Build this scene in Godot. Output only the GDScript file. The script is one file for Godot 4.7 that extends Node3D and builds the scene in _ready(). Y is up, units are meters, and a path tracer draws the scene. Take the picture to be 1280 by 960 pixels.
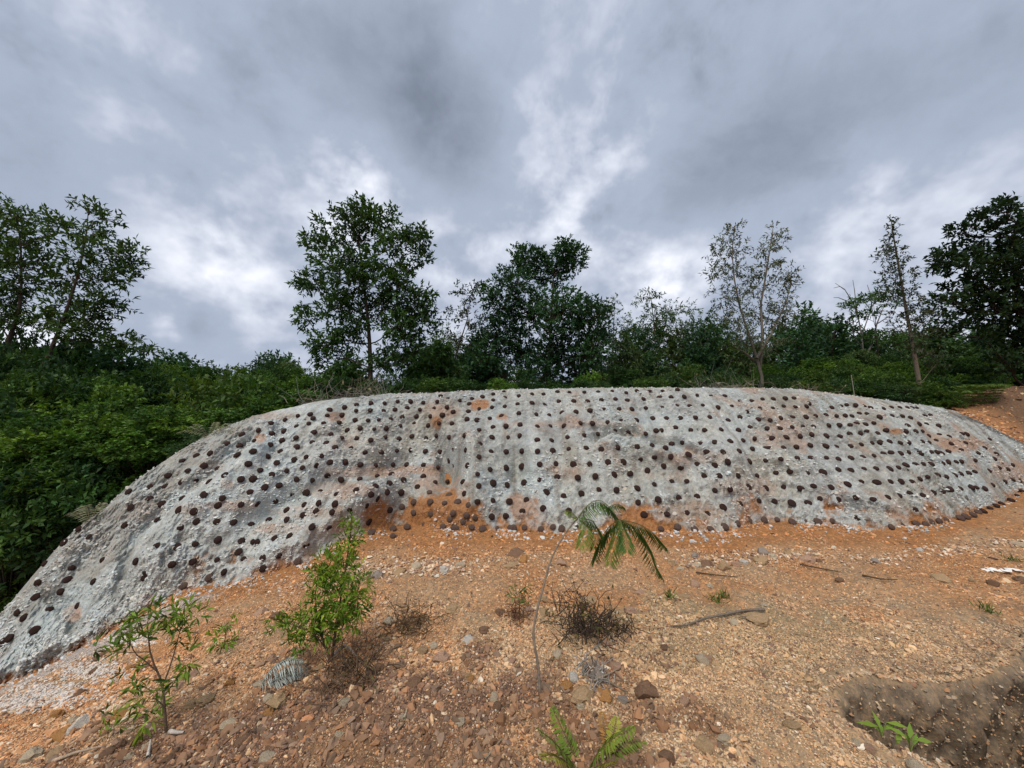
extends Node3D
# A low mound sprayed with grey mortar and studded with dark round plugs, orange soil in front, trees behind, heavy clouds.

const EYE := 1.6
const FOCAL := 461.9          # photo pixels, for turning photo pixels into directions
const PITCH := 0.06917
var rng := RandomNumberGenerator.new()
var n1 := FastNoiseLite.new()
var n2 := FastNoiseLite.new()
var n3 := FastNoiseLite.new()
var n4 := FastNoiseLite.new()
var used := {}
var M := {}

# ---------------------------------------------------------------- pixels, directions
# a = sideways over depth, e = height above the eye over depth
func pix(u: float, v: float) -> Vector2:
	var px := (u - 640.0) / FOCAL
	var py := (480.0 - v) / FOCAL
	var dd := cos(PITCH) - py * sin(PITCH)
	return Vector2(px / dd, (py * cos(PITCH) + sin(PITCH)) / dd)

func at(u: float, v: float, d: float) -> Vector3:
	var k := pix(u, v)
	return Vector3(k.x * d, EYE + k.y * d, -d)

func lin(ks: PackedVector2Array, x: float) -> float:
	var n := ks.size()
	if x <= ks[0].x:
		return ks[0].y
	for i in range(1, n):
		if x < ks[i].x:
			var t := (x - ks[i - 1].x) / (ks[i].x - ks[i - 1].x)
			return lerpf(ks[i - 1].y, ks[i].y, t)
	return ks[n - 1].y

func soft(ks: PackedVector2Array, x: float, w: float) -> float:
	return (lin(ks, x - w) + 2.0 * lin(ks, x) + lin(ks, x + w)) * 0.25

# ---------------------------------------------------------------- terrain
var side_knots := PackedVector2Array([Vector2(-14, -4.4), Vector2(-9, -3.1), Vector2(-6.1, -1.70), Vector2(-4.85, -1.1), Vector2(-3.9, -0.68), Vector2(-2.5, -0.26), Vector2(-1.9, -0.1), Vector2(-0.9, 0.0), Vector2(60, 0.0)])
var back_knots := PackedVector2Array([Vector2(-1.5, -3.0), Vector2(-1.0, -2.5), Vector2(-0.7, -1.0), Vector2(-0.5, 0.6), Vector2(-0.3, 1.35), Vector2(0.0, 1.6), Vector2(3.0, 1.65)])
var foot_px := [[-150, 940], [0, 858], [60, 832], [130, 796], [175, 768], [230, 738], [330, 722], [390, 700], [450, 668], [500, 655], [560, 664], [640, 663], [700, 668], [790, 658], [830, 661], [905, 667], [960, 652], [1040, 656], [1110, 664], [1160, 657], [1200, 646], [1250, 628], [1280, 616], [1340, 604], [1380, 600]]
var ridge_px := [[-150, 890, 4.4], [0, 770, 5.0], [40, 720, 5.1], [90, 664, 5.3], [130, 635, 5.5], [170, 600, 5.7], [220, 566, 6.0], [270, 538, 6.3], [320, 519, 6.6], [400, 501, 7.0], [480, 493, 7.3], [560, 490, 7.5], [640, 487, 7.6], [740, 485, 7.7], [850, 485, 7.8], [930, 485, 7.9], [1000, 487, 8.0], [1060, 494, 8.2], [1120, 502, 8.4], [1180, 510, 8.7], [1220, 525, 8.9], [1260, 545, 9.1], [1300, 566, 9.4], [1380, 597, 9.0]]
const COLS := 1100
var ca := PackedFloat32Array()   # a of each column
var cdf := PackedFloat32Array()
var chf := PackedFloat32Array()
var cdr := PackedFloat32Array()
var chr_ := PackedFloat32Array()
var cfix := PackedFloat32Array()
var foot_d := [[-150, 4.15], [0, 4.4], [150, 4.55], [300, 4.75], [430, 4.95], [520, 5.05]]
var pit := PackedVector2Array()

func gside(x: float) -> float:
	return soft(side_knots, x, 0.5)

func prepare_terrain() -> void:
	var fk := PackedVector2Array()
	for p in foot_px:
		fk.append(pix(p[0], p[1]))
	var rk := PackedVector2Array()
	var rd := PackedVector2Array()
	for p in ridge_px:
		var k := pix(p[0], p[1])
		rk.append(k)
		rd.append(Vector2(k.x, p[2]))
	var fd := PackedVector2Array()
	for p in foot_d:
		fd.append(Vector2(pix(p[0], 700).x, p[1]))
	var a0: float = pix(-150, 900).x
	var a1: float = pix(1380, 600).x
	for i in COLS:
		var a := lerpf(a0, a1, i / float(COLS - 1))
		var ef := soft(fk, a, 0.02)
		var er := soft(rk, a, 0.03)
		var dr := soft(rd, a, 0.08)
		# the foot is where the ray meets the ground
		var d := 1.0
		while EYE + ef * d > gside(a * d) and d < dr - 0.15:
			d += 0.01
		if a < fd[fd.size() - 1].x:
			d = lerpf(soft(fd, a, 0.04), d, smoothstep(fd[fd.size() - 2].x, fd[fd.size() - 1].x, a))
		ca.append(a)
		cdf.append(d)
		chf.append(EYE + ef * d)
		cfix.append(EYE + ef * d - gside(a * d))
		cdr.append(dr)
		chr_.append(EYE + er * dr)
	for p in [[1036, 864], [1052, 886], [1080, 908], [1112, 929], [1160, 945], [1215, 962], [1300, 990], [1500, 1010], [1500, 790], [1330, 788], [1290, 798], [1266, 810], [1254, 828], [1222, 842], [1185, 848], [1135, 846], [1085, 844], [1050, 850]]:
		var k := pix(p[0], p[1])
		var d: float = -EYE / k.y
		pit.append(Vector2(k.x * d, d))

func col(a: float) -> float:
	return clampf((a - ca[0]) / (ca[COLS - 1] - ca[0]) * (COLS - 1), 0.0, COLS - 1.001)

func tab(t: PackedFloat32Array, c: float) -> float:
	var i := int(c)
	return lerpf(t[i], t[i + 1], c - i)

func pit_in(x: float, d: float) -> float:
	# metres inside the pit's edge, negative outside
	if x < 1.3 or d < 0.9 or d > 3.6 or x > 6.5:
		return -1.0
	var p := Vector2(x, d)
	var best := 9.0
	for i in pit.size():
		var q := Geometry2D.get_closest_point_to_segment(p, pit[i], pit[(i + 1) % pit.size()])
		best = minf(best, p.distance_to(q))
	return best if Geometry2D.is_point_in_polygon(p, pit) else -best

func ground_base(x: float, d: float) -> float:
	var h := gside(x)
	if d > 2.5:
		var a := x / d
		var c := col(a)
		var df := tab(cdf, c)
		var dr := tab(cdr, c)
		h += tab(cfix, c) * smoothstep(df - 1.6, df, d)
		if d > df + 0.3:
			var hr := tab(chr_, c)
			var w := smoothstep(df + 0.3, dr + 0.9, d)
			var p := lerpf(hr - 0.12, soft(back_knots, a, 0.1), smoothstep(dr + 0.3, dr + 4.5, d))
			if a < 0.0 and d > dr - 0.5:
				p = minf(p, EYE + (hr - EYE) / dr * d - 0.12 - 0.2 * absf(d - dr) * smoothstep(0.0, -0.3, a) + 4.0 * smoothstep(dr + 3.5, dr + 9.0, d))
			h = lerpf(h, p, w)
			if d > 10.0:
				# a brown heap of dug soil at the right
				var q := Vector2(x - 17.2, (d - 12.7) * 1.2).length() + 0.3 * n1.get_noise_2d(x * 60, d * 60)
				h += 1.05 * exp(-q * q / 2.2)
	return h

func ground(x: float, d: float) -> float:
	var h := ground_base(x, d)
	h += 0.05 * n1.get_noise_2d(x * 60, d * 60)
	if d < 14.0 and absf(x) < 16.0:
		var c: float = n2.get_noise_2d(x * 100, d * 100)
		h += 0.022 * c
		if d < 6.0:
			h += 0.018 * n2.get_noise_2d(x * 420 + 31, d * 420)
			h += 0.007 * n2.get_noise_2d(x * 1100 + 71, d * 1100)
	var q := pit_in(x, d)
	if q > -0.35:
		h -= 1.5 * smoothstep(-0.05, 0.0, q)
		h += 0.03 * n2.get_noise_2d(x * 500, d * 500) * smoothstep(-0.35, 0.0, q)
		h -= 0.02 * smoothstep(-0.3, -0.1, q) * (0.5 + n1.get_noise_2d(x * 90, d * 90))
	return h

# where the photo pixel's ray meets the ground in front of the mound
func hit(u: float, v: float) -> Vector3:
	var k := pix(u, v)
	var d := 0.8
	while d < 60.0:
		if EYE + k.y * d < ground(k.x * d, d):
			break
		d += 0.01
	return Vector3(k.x * d, ground(k.x * d, d), -d)

# ---------------------------------------------------------------- nodes
func numbered(called: String) -> String:
	if not used.has(called):
		used[called] = 0
		return called
	used[called] += 1
	return "%s_%03d" % [called, used[called]]

func tag(o: Node, label: String, category: String, group := "") -> Node:
	o.set_meta("label", label)
	o.set_meta("category", category)
	if group != "":
		o.set_meta("group", group)
	return o

func thing(called: String, label: String, category: String, where := Vector3.ZERO, group := "") -> Node3D:
	var o := Node3D.new()
	o.name = numbered(called)
	add_child(o)
	o.position = where
	tag(o, label, category, group)
	return o

func part(called: String, mesh: Mesh, mat: Material, parent: Node) -> MeshInstance3D:
	var o := MeshInstance3D.new()
	o.name = called
	o.mesh = mesh
	o.material_override = mat
	parent.add_child(o, true)
	return o

func single(called: String, mesh: Mesh, mat: Material, label: String, category: String, where: Vector3, group := "") -> MeshInstance3D:
	var o := MeshInstance3D.new()
	o.name = numbered(called)
	o.mesh = mesh
	o.material_override = mat
	add_child(o)
	o.position = where
	tag(o, label, category, group)
	return o

func structure(called: String, mesh: Mesh, mat: Material) -> MeshInstance3D:
	var o := MeshInstance3D.new()
	o.name = called
	o.mesh = mesh
	o.material_override = mat
	o.set_meta("kind", "structure")
	add_child(o)
	return o

# ---------------------------------------------------------------- mesh collecting
class Soup:
	var v := PackedVector3Array()
	var n := PackedVector3Array()
	var c := PackedColorArray()
	var ix := PackedInt32Array()

	func leaf(p: Vector3, dir: Vector3, up: Vector3, length: float, width: float, color: Color) -> void:
		var side := dir.cross(up)
		if side.length_squared() < 1e-8:
			side = dir.cross(Vector3(0.3, 0.2, 1))
		side = side.normalized()
		var nn := side.cross(dir).normalized()
		var i := v.size()
		var mid := p + dir * (length * 0.45) + nn * (width * 0.18)
		v.append(p)
		v.append(mid - side * (width * 0.5))
		v.append(p + dir * length - nn * (length * 0.1))
		v.append(mid + side * (width * 0.5))
		for k in 4:
			n.append(nn)
			c.append(color)
		ix.append_array(PackedInt32Array([i, i + 1, i + 2, i, i + 2, i + 3]))

	func tube(pts: PackedVector3Array, rad: PackedFloat32Array, sides: int, color: Color) -> void:
		var first := v.size()
		var m := pts.size()
		for k in m:
			var t := (pts[mini(k + 1, m - 1)] - pts[maxi(k - 1, 0)]).normalized()
			var s := t.cross(Vector3(0.31, 0.2, 0.93)).normalized()
			var b := t.cross(s)
			for j in sides:
				var w := TAU * j / sides
				var o := s * cos(w) + b * sin(w)
				v.append(pts[k] + o * rad[k])
				n.append(o)
				c.append(color)
		for k in m - 1:
			for j in sides:
				var q := first + k * sides + j
				var r := first + k * sides + (j + 1) % sides
				ix.append_array(PackedInt32Array([q, q + sides, r, r, q + sides, r + sides]))

	func mesh() -> ArrayMesh:
		var arr := []
		arr.resize(Mesh.ARRAY_MAX)
		arr[Mesh.ARRAY_VERTEX] = v
		arr[Mesh.ARRAY_NORMAL] = n
		arr[Mesh.ARRAY_COLOR] = c
		arr[Mesh.ARRAY_INDEX] = ix
		var m := ArrayMesh.new()
		m.add_surface_from_arrays(Mesh.PRIMITIVE_TRIANGLES, arr)
		return m

func grid_mesh(pts: PackedVector3Array, cols: PackedColorArray, w: int, h: int) -> ArrayMesh:
	var nn := PackedVector3Array()
	nn.resize(pts.size())
	for j in h:
		for i in w:
			var l := pts[j * w + maxi(i - 1, 0)]
			var r := pts[j * w + mini(i + 1, w - 1)]
			var b := pts[maxi(j - 1, 0) * w + i]
			var f := pts[mini(j + 1, h - 1) * w + i]
			var q := (r - l).cross(f - b)
			nn[j * w + i] = -q.normalized()
	var ix := PackedInt32Array()
	ix.resize((w - 1) * (h - 1) * 6)
	var k := 0
	for j in h - 1:
		for i in w - 1:
			var q := j * w + i
			ix[k] = q
			ix[k + 1] = q + 1
			ix[k + 2] = q + w
			ix[k + 3] = q + 1
			ix[k + 4] = q + w + 1
			ix[k + 5] = q + w
			k += 6
	var arr := []
	arr.resize(Mesh.ARRAY_MAX)
	arr[Mesh.ARRAY_VERTEX] = pts
	arr[Mesh.ARRAY_NORMAL] = nn
	arr[Mesh.ARRAY_COLOR] = cols
	arr[Mesh.ARRAY_INDEX] = ix
	var m := ArrayMesh.new()
	m.add_surface_from_arrays(Mesh.PRIMITIVE_TRIANGLES, arr)
	return m

# a lumpy stone: subdivided octahedron pushed about by noise, flat underneath
func stone_mesh(sd: int, rough: float, flat: float, levels := 2) -> ArrayMesh:
	var ns := FastNoiseLite.new()
	ns.seed = sd
	ns.frequency = 0.9
	var vs: Array[Vector3] = [Vector3.UP, Vector3.DOWN, Vector3.LEFT, Vector3.RIGHT, Vector3.FORWARD, Vector3.BACK]
	var ts := [[0, 2, 4], [0, 4, 3], [0, 3, 5], [0, 5, 2], [1, 4, 2], [1, 3, 4], [1, 5, 3], [1, 2, 5]]
	for l in levels:
		var mids := {}
		var nt := []
		for t in ts:
			var m := []
			for k in 3:
				var a: int = t[k]
				var b: int = t[(k + 1) % 3]
				var key := Vector2i(mini(a, b), maxi(a, b))
				if not mids.has(key):
					mids[key] = vs.size()
					vs.append(((vs[a] + vs[b]) * 0.5).normalized())
				m.append(mids[key])
			nt.append([t[0], m[0], m[2]])
			nt.append([t[1], m[1], m[0]])
			nt.append([t[2], m[2], m[1]])
			nt.append([m[0], m[1], m[2]])
		ts = nt
	var cuts := []
	var r := RandomNumberGenerator.new()
	r.seed = sd * 7 + 1
	for k in 5:
		cuts.append([Vector3(r.randf_range(-1, 1), r.randf_range(-0.4, 1), r.randf_range(-1, 1)).normalized(), r.randf_range(0.62, 0.9)])
	var st := SurfaceTool.new()
	st.begin(Mesh.PRIMITIVE_TRIANGLES)
	st.set_smooth_group(-1 if rough > 0.2 else 0)
	var out: Array[Vector3] = []
	for p in vs:
		var q := p * (1.0 + rough * ns.get_noise_3d(p.x * 1.3, p.y * 1.3, p.z * 1.3) + rough * 0.4 * ns.get_noise_3d(p.x * 4, p.y * 4 + 9, p.z * 4))
		if rough > 0.2:
			for cu in cuts:
				var over := q.dot(cu[0]) - float(cu[1])
				if over > 0:
					q -= cu[0] * over * 0.85
		q.y = maxf(q.y, -0.6) * flat
		out.append(q)
	for t in ts:
		for k in 3:
			st.add_vertex(out[t[k]])
	st.generate_normals()
	return st.commit()

# ---------------------------------------------------------------- materials and textures
func noise_image(size: int, freq: float, kind: int, sd: int, oct := 4, ret := -1) -> Image:
	var f := FastNoiseLite.new()
	f.seed = sd
	f.noise_type = kind
	f.frequency = freq
	f.fractal_octaves = oct
	if kind == FastNoiseLite.TYPE_CELLULAR:
		f.fractal_type = FastNoiseLite.FRACTAL_NONE
		f.cellular_return_type = ret if ret >= 0 else FastNoiseLite.RETURN_CELL_VALUE
	return f.get_seamless_image(size, size, false, false, 0.12)

# crumb colours: stones of different tones over fine grain, as a factor of the soil colour
func crumb_albedo(size: int, sd: int, low: float, warm: float) -> ImageTexture:
	var big := noise_image(size, 0.045, FastNoiseLite.TYPE_CELLULAR, sd)
	var small := noise_image(size, 0.12, FastNoiseLite.TYPE_CELLULAR, sd + 1)
	var cloud := noise_image(size, 0.012, FastNoiseLite.TYPE_SIMPLEX_SMOOTH, sd + 2, 5)
	var im := Image.create(size, size, false, Image.FORMAT_RGB8)
	for y in size:
		for x in size:
			var b := big.get_pixel(x, y).r
			var s := small.get_pixel(x, y).r
			var c := cloud.get_pixel(x, y).r
			var k := low + (1.0 - low) * clampf(0.40 * b * b + 0.4 * s + 0.45 * (c - 0.2), 0.0, 1.0)
			var w := warm * (b - 0.5)
			im.set_pixel(x, y, Color(clampf(k * (1 + w), 0, 1), k, clampf(k * (1 - w), 0, 1)))
	return ImageTexture.create_from_image(im)

func crumb_height(size: int, sd: int) -> ImageTexture:
	var big := noise_image(size, 0.045, FastNoiseLite.TYPE_CELLULAR, sd, 1, FastNoiseLite.RETURN_DISTANCE2_SUB)
	var small := noise_image(size, 0.12, FastNoiseLite.TYPE_CELLULAR, sd + 1, 1, FastNoiseLite.RETURN_DISTANCE2_SUB)
	var cloud := noise_image(size, 0.03, FastNoiseLite.TYPE_SIMPLEX_SMOOTH, sd + 2, 5)
	var im := Image.create(size, size, false, Image.FORMAT_L8)
	for y in size:
		for x in size:
			var k := 0.45 * big.get_pixel(x, y).r + 0.3 * small.get_pixel(x, y).r + 0.5 * cloud.get_pixel(x, y).r
			im.set_pixel(x, y, Color(k, k, k))
	return ImageTexture.create_from_image(im)

func lin_color(r: float, g: float, b: float) -> Color:
	return Color(r, g, b)

func s2l(r: float, g: float, b: float) -> Color:
	return Color(r / 255.0, g / 255.0, b / 255.0).srgb_to_linear()

func vc_mat(rough := 0.95, spec := 0.25) -> StandardMaterial3D:
	var m := StandardMaterial3D.new()
	m.vertex_color_use_as_albedo = true
	m.roughness = rough
	m.metallic_specular = spec
	return m

func leaf_mat(back: float, rough := 0.6) -> StandardMaterial3D:
	var m := vc_mat(rough, 0.3)
	m.cull_mode = BaseMaterial3D.CULL_DISABLED
	m.backlight_enabled = true
	m.backlight = Color(back, back, back * 0.55)
	return m

func soil_mat(sd: int, scale: float, low: float, warm: float, relief: float) -> StandardMaterial3D:
	var m := vc_mat(1.0, 0.2)
	m.albedo_texture = crumb_albedo(512, sd, low, warm)
	m.heightmap_enabled = true
	m.heightmap_texture = crumb_height(512, sd)
	m.heightmap_scale = relief
	m.uv1_triplanar = true
	m.uv1_world_triplanar = true
	m.uv1_scale = Vector3.ONE * scale
	return m

func make_materials() -> void:
	M.ground = soil_mat(11, 1.9, 0.6, 0.10, 1.3)
	M.mound = soil_mat(41, 1.3, 0.7, 0.04, 2.4)
	M.pit = M.ground.duplicate()
	M.pit.heightmap_enabled = false
	M.pit.uv1_scale = Vector3.ONE * 3.5
	M.leaf = leaf_mat(0.8)
	M.bright_leaf = leaf_mat(0.7, 0.5)
	M.dry = vc_mat(0.9, 0.2)
	M.dry.cull_mode = BaseMaterial3D.CULL_DISABLED
	M.bark = vc_mat(0.95, 0.2)
	M.bark.albedo_texture = M.mound.albedo_texture
	M.bark.heightmap_enabled = true
	M.bark.heightmap_texture = M.mound.heightmap_texture
	M.bark.heightmap_scale = 0.6
	M.bark.uv1_triplanar = true
	M.bark.uv1_scale = Vector3(4, 1, 4)
	M.stone = vc_mat(0.95, 0.25)
	M.plug = StandardMaterial3D.new()
	M.plug.roughness = 1.0
	M.plug.metallic_specular = 0.15
	M.plug.albedo_color = Color(0.255, 0.195, 0.18)
	M.plug.heightmap_enabled = true
	M.plug.heightmap_texture = M.mound.heightmap_texture
	M.plug.heightmap_scale = 1.2
	M.plug.uv1_triplanar = true
	M.plug.uv1_scale = Vector3.ONE * 3.0
	M.dusty_plug = M.plug.duplicate()
	M.dusty_plug.albedo_color = Color(0.40, 0.335, 0.305)

# ---------------------------------------------------------------- sky
func make_sky() -> ImageTexture:
	var w := 2048
	var h := 1024
	var feats := [
		[455, 222, 40, 0.28], [430, 250, 60, 0.12], [300, 375, 60, 0.22], [235, 300, 60, 0.24], [668, 140, 24, 0.15], [760, 185, 42, 0.16], [705, 265, 46, 0.22], [845, 345, 34, 0.3],
		[1085, 255, 44, 0.24], [1020, 290, 60, 0.1], [160, 160, 50, 0.14], [590, 40, 26, 0.12], [60, 40, 70, 0.12], [212, 410, 12, 0.3], [560, 330, 50, 0.16], [800, 380, 60, 0.16], [1230, 240, 50, 0.1], [1035, 40, 30, 0.06], [30, 420, 50, 0.2], [1070, 420, 60, 0.16], [640, 300, 30, 0.12],
		[470, 80, 110, -0.17], [560, 60, 90, -0.10], [545, 185, 60, -0.16], [268, 408, 40, -0.24], [1000, 190, 95, -0.16], [850, 255, 60, -0.12], [180, 255, 90, -0.1], [60, 190, 90, -0.1], [600, 250, 40, -0.14], [1190, 110, 100, -0.1], [380, 330, 40, -0.08], [900, 120, 80, -0.06], [950, 390, 40, -0.1]]
	var dirs := []
	for f in feats:
		var k := pix(f[0], f[1])
		var dv := Vector3(k.x, k.y, -1.0).normalized()
		var r: float = f[2] / FOCAL * (-dv.z) * 1.25
		dirs.append([dv, 1.0 / (r * r), f[3]])
	var cw := 512
	var ch := 128
	var coarse := Image.create(cw, ch, false, Image.FORMAT_RF)
	for y in ch:
		var el := PI * 0.5 * (1.0 - (y + 0.5) / ch)
		for x in cw:
			var az := TAU * ((x + 0.5) / cw - 0.5)
			var dv := Vector3(sin(az) * cos(el), sin(el), -cos(az) * cos(el))
			var s := 0.0
			for f in dirs:
				var q: float = (2.0 - 2.0 * dv.dot(f[0])) * f[1]
				if q < 6.0:
					s += f[2] * exp(-q)
			coarse.set_pixel(x, y, Color(s, 0, 0))
	coarse.resize(w, h / 2, Image.INTERPOLATE_CUBIC)
	var big := FastNoiseLite.new()
	big.seed = 5
	big.frequency = 0.75
	big.fractal_octaves = 6
	big.fractal_gain = 0.52
	big.domain_warp_enabled = true
	big.domain_warp_amplitude = 0.55
	big.domain_warp_frequency = 0.7
	big.domain_warp_fractal_octaves = 3
	var fine := FastNoiseLite.new()
	fine.seed = 9
	fine.noise_type = FastNoiseLite.TYPE_SIMPLEX_SMOOTH
	fine.frequency = 2.6
	fine.fractal_octaves = 6
	fine.fractal_gain = 0.58
	var im := Image.create(w, h, false, Image.FORMAT_RGBF)
	var dark := Color(0.100, 0.120, 0.156)
	var mid := Color(0.225, 0.258, 0.325)
	var light := Color(0.52, 0.535, 0.585)
	for y in h / 2:
		var el := PI * 0.5 * (1.0 - (y + 0.5) / (h * 0.5))
		var ce := cos(el)
		var se := sin(el)
		for x in w:
			var az := TAU * (x + 0.5) / w
			var k := ce / (se + 0.38)
			var px := sin(az) * k * 1.6
			var pz := -cos(az) * k * 1.6
			var b: float = big.get_noise_2d(px, pz)
			var dx := sin(az) * ce
			var dz := -cos(az) * ce
			b = 0.6 * b + 0.5 * big.get_noise_3d(dx * 4.2, se * 5.5, dz * 4.2)
			var f: float = fine.get_noise_3d(dx * 2.6, se * 3.4, dz * 2.6)
			var s: float = coarse.get_pixel((x + w / 2) % w, y).r
			# features are broken up by the same turbulence as the rest of the deck
			var t := 0.46 + 0.36 * b + 0.22 * f + s * (1.1 + 1.3 * f + 0.8 * b) + 0.08 * (1.0 - se)
			var c: Color
			if t < 0.5:
				c = dark.lerp(mid, smoothstep(0.0, 0.5, t))
			else:
				c = mid.lerp(light, clampf((t - 0.5) / 0.55, 0, 1.15))
			im.set_pixel(x, y, c)
	for y in range(h / 2, h):
		for x in w:
			im.set_pixel(x, y, Color(0.2, 0.2, 0.18))
	return ImageTexture.create_from_image(im)

# ---------------------------------------------------------------- ground
func zone(x: float, d: float, cx: float, cd: float, rx: float, rd: float, rag := 0.5) -> float:
	var q := Vector2((x - cx) / rx, (d - cd) / rd).length()
	q += rag * n1.get_noise_2d(x * 90 + 7, d * 90) + rag * 0.5 * n2.get_noise_2d(x * 120, d * 120)
	return 1.0 - smoothstep(0.75, 1.15, q)

func soil_color(x: float, d: float) -> Color:
	var orange := Color(0.58, 0.305, 0.145)
	var tan_ := Color(0.58, 0.39, 0.235)
	var brown := Color(0.30, 0.18, 0.105)
	var purple := Color(0.22, 0.135, 0.095)
	var pale := Color(0.56, 0.50, 0.45)
	var olive := Color(0.36, 0.28, 0.15)
	var c := orange.lerp(tan_, clampf(0.45 + 0.9 * n1.get_noise_2d(x * 40, d * 40), 0, 1))
	# raw red-orange soil scraped up along the foot of the mound
	if d > 2.6:
		var k := col(x / d)
		var df := tab(cdf, k)
		c = c.lerp(Color(0.54, 0.26, 0.11), 0.9 * smoothstep(df - 1.0, df - 0.45, d + 0.35 * n2.get_noise_2d(x * 70, d * 70)))
		if d > df + 1.5:
			# leaf litter on the wood's floor, bare orange earth on the terrace at the right
			c = Color(0.19, 0.145, 0.09).lerp(Color(0.48, 0.25, 0.12), smoothstep(1.08, 1.16, x / d + 0.05 * n2.get_noise_2d(x * 40, d * 40)))
			if Vector2(x - 17.2, d - 12.7).length() + n1.get_noise_2d(x * 60, d * 60) < 2.2:
				c = Color(0.24, 0.15, 0.095)
	if d < 4.2:
		c = c.lerp(Color(0.56, 0.395, 0.24), 0.9 * zone(x, d, 1.7, 2.0, 2.6, 1.25, 0.6))
		c = c.lerp(olive, 0.3 * zone(x, d, 1.4, 2.75, 1.1, 0.45, 1.0))
		c = c.lerp(brown, 0.9 * zone(x, d, -0.8, 1.95, 1.6, 0.6, 0.7))
		c = c.lerp(purple, 0.8 * zone(x, d, -0.55, 2.15, 0.8, 0.3, 1.1))
		c = c.lerp(purple, 0.8 * zone(x, d, -1.6, 2.0, 0.6, 0.25, 1.0))
		c = c.lerp(brown, 0.6 * zone(x, d, 0.1, 1.75, 0.5, 0.35, 1.0))
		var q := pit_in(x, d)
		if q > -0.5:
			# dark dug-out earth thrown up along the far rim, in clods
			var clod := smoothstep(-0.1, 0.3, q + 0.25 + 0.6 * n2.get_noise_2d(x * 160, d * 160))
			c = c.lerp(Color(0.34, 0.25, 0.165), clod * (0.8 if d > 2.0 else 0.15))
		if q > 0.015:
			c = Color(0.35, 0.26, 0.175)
	c = c.lerp(pale, 0.95 * zone(x, d, -4.75, 4.0, 1.5, 0.42, 0.5))
	return c

var gx := PackedFloat32Array()
var gd := PackedFloat32Array()   # falling depth, as the rows run
var gp := PackedVector3Array()
var gc := PackedColorArray()

func grid_at(x: float, d: float) -> Array:
	var i := clampi(gx.bsearch(x) - 1, 0, gx.size() - 2)
	var jj := clampi(gd.bsearch(d) - 1, 0, gd.size() - 2)
	var h := gd.size()
	var fx := (x - gx[i]) / (gx[i + 1] - gx[i])
	var fd := (d - gd[jj]) / (gd[jj + 1] - gd[jj])
	var w := gx.size()
	var r0 := (h - 1 - jj) * w + i
	var r1 := (h - 2 - jj) * w + i
	var y := lerpf(lerpf(gp[r0].y, gp[r0 + 1].y, fx), lerpf(gp[r1].y, gp[r1 + 1].y, fx), fd)
	return [y, gc[r0]]

func build_ground() -> void:
	var xs := PackedFloat32Array()
	var x := 0.0
	while x < 400.0:
		xs.append(x)
		x += maxf(0.018, (0.018 if x < 14.0 else 0.06) * x) if x < 1.3 or x > 4.4 else 0.024
	var full := PackedFloat32Array()
	for i in range(xs.size() - 1, 0, -1):
		full.append(-xs[i])
	full.append_array(xs)
	var ds := PackedFloat32Array([-300, -120, -50, -20, -8, -4, -2, -1, -0.5, 0, 0.4, 0.7])
	var d := 0.9
	while d < 500.0:
		ds.append(d)
		d += maxf(0.016, (0.012 if d < 5.5 else 0.05) * d)
	var w := full.size()
	var h := ds.size()
	var pts := PackedVector3Array()
	var cs := PackedColorArray()
	pts.resize(w * h)
	cs.resize(w * h)
	var k := 0
	for j in h:
		for i in w:
			var xx := full[i]
			var dd := ds[h - 1 - j]
			pts[k] = Vector3(xx, ground(xx, dd), -dd)
			cs[k] = soil_color(xx, dd)
			k += 1
	gx = full
	gd = ds
	gp = pts
	gc = cs
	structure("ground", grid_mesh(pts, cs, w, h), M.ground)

# the pit's earth sides: a skin of lumpy dug clay that hangs from the rim
var pit_skin := PackedVector3Array()
var pit_skin_w := 0

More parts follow.
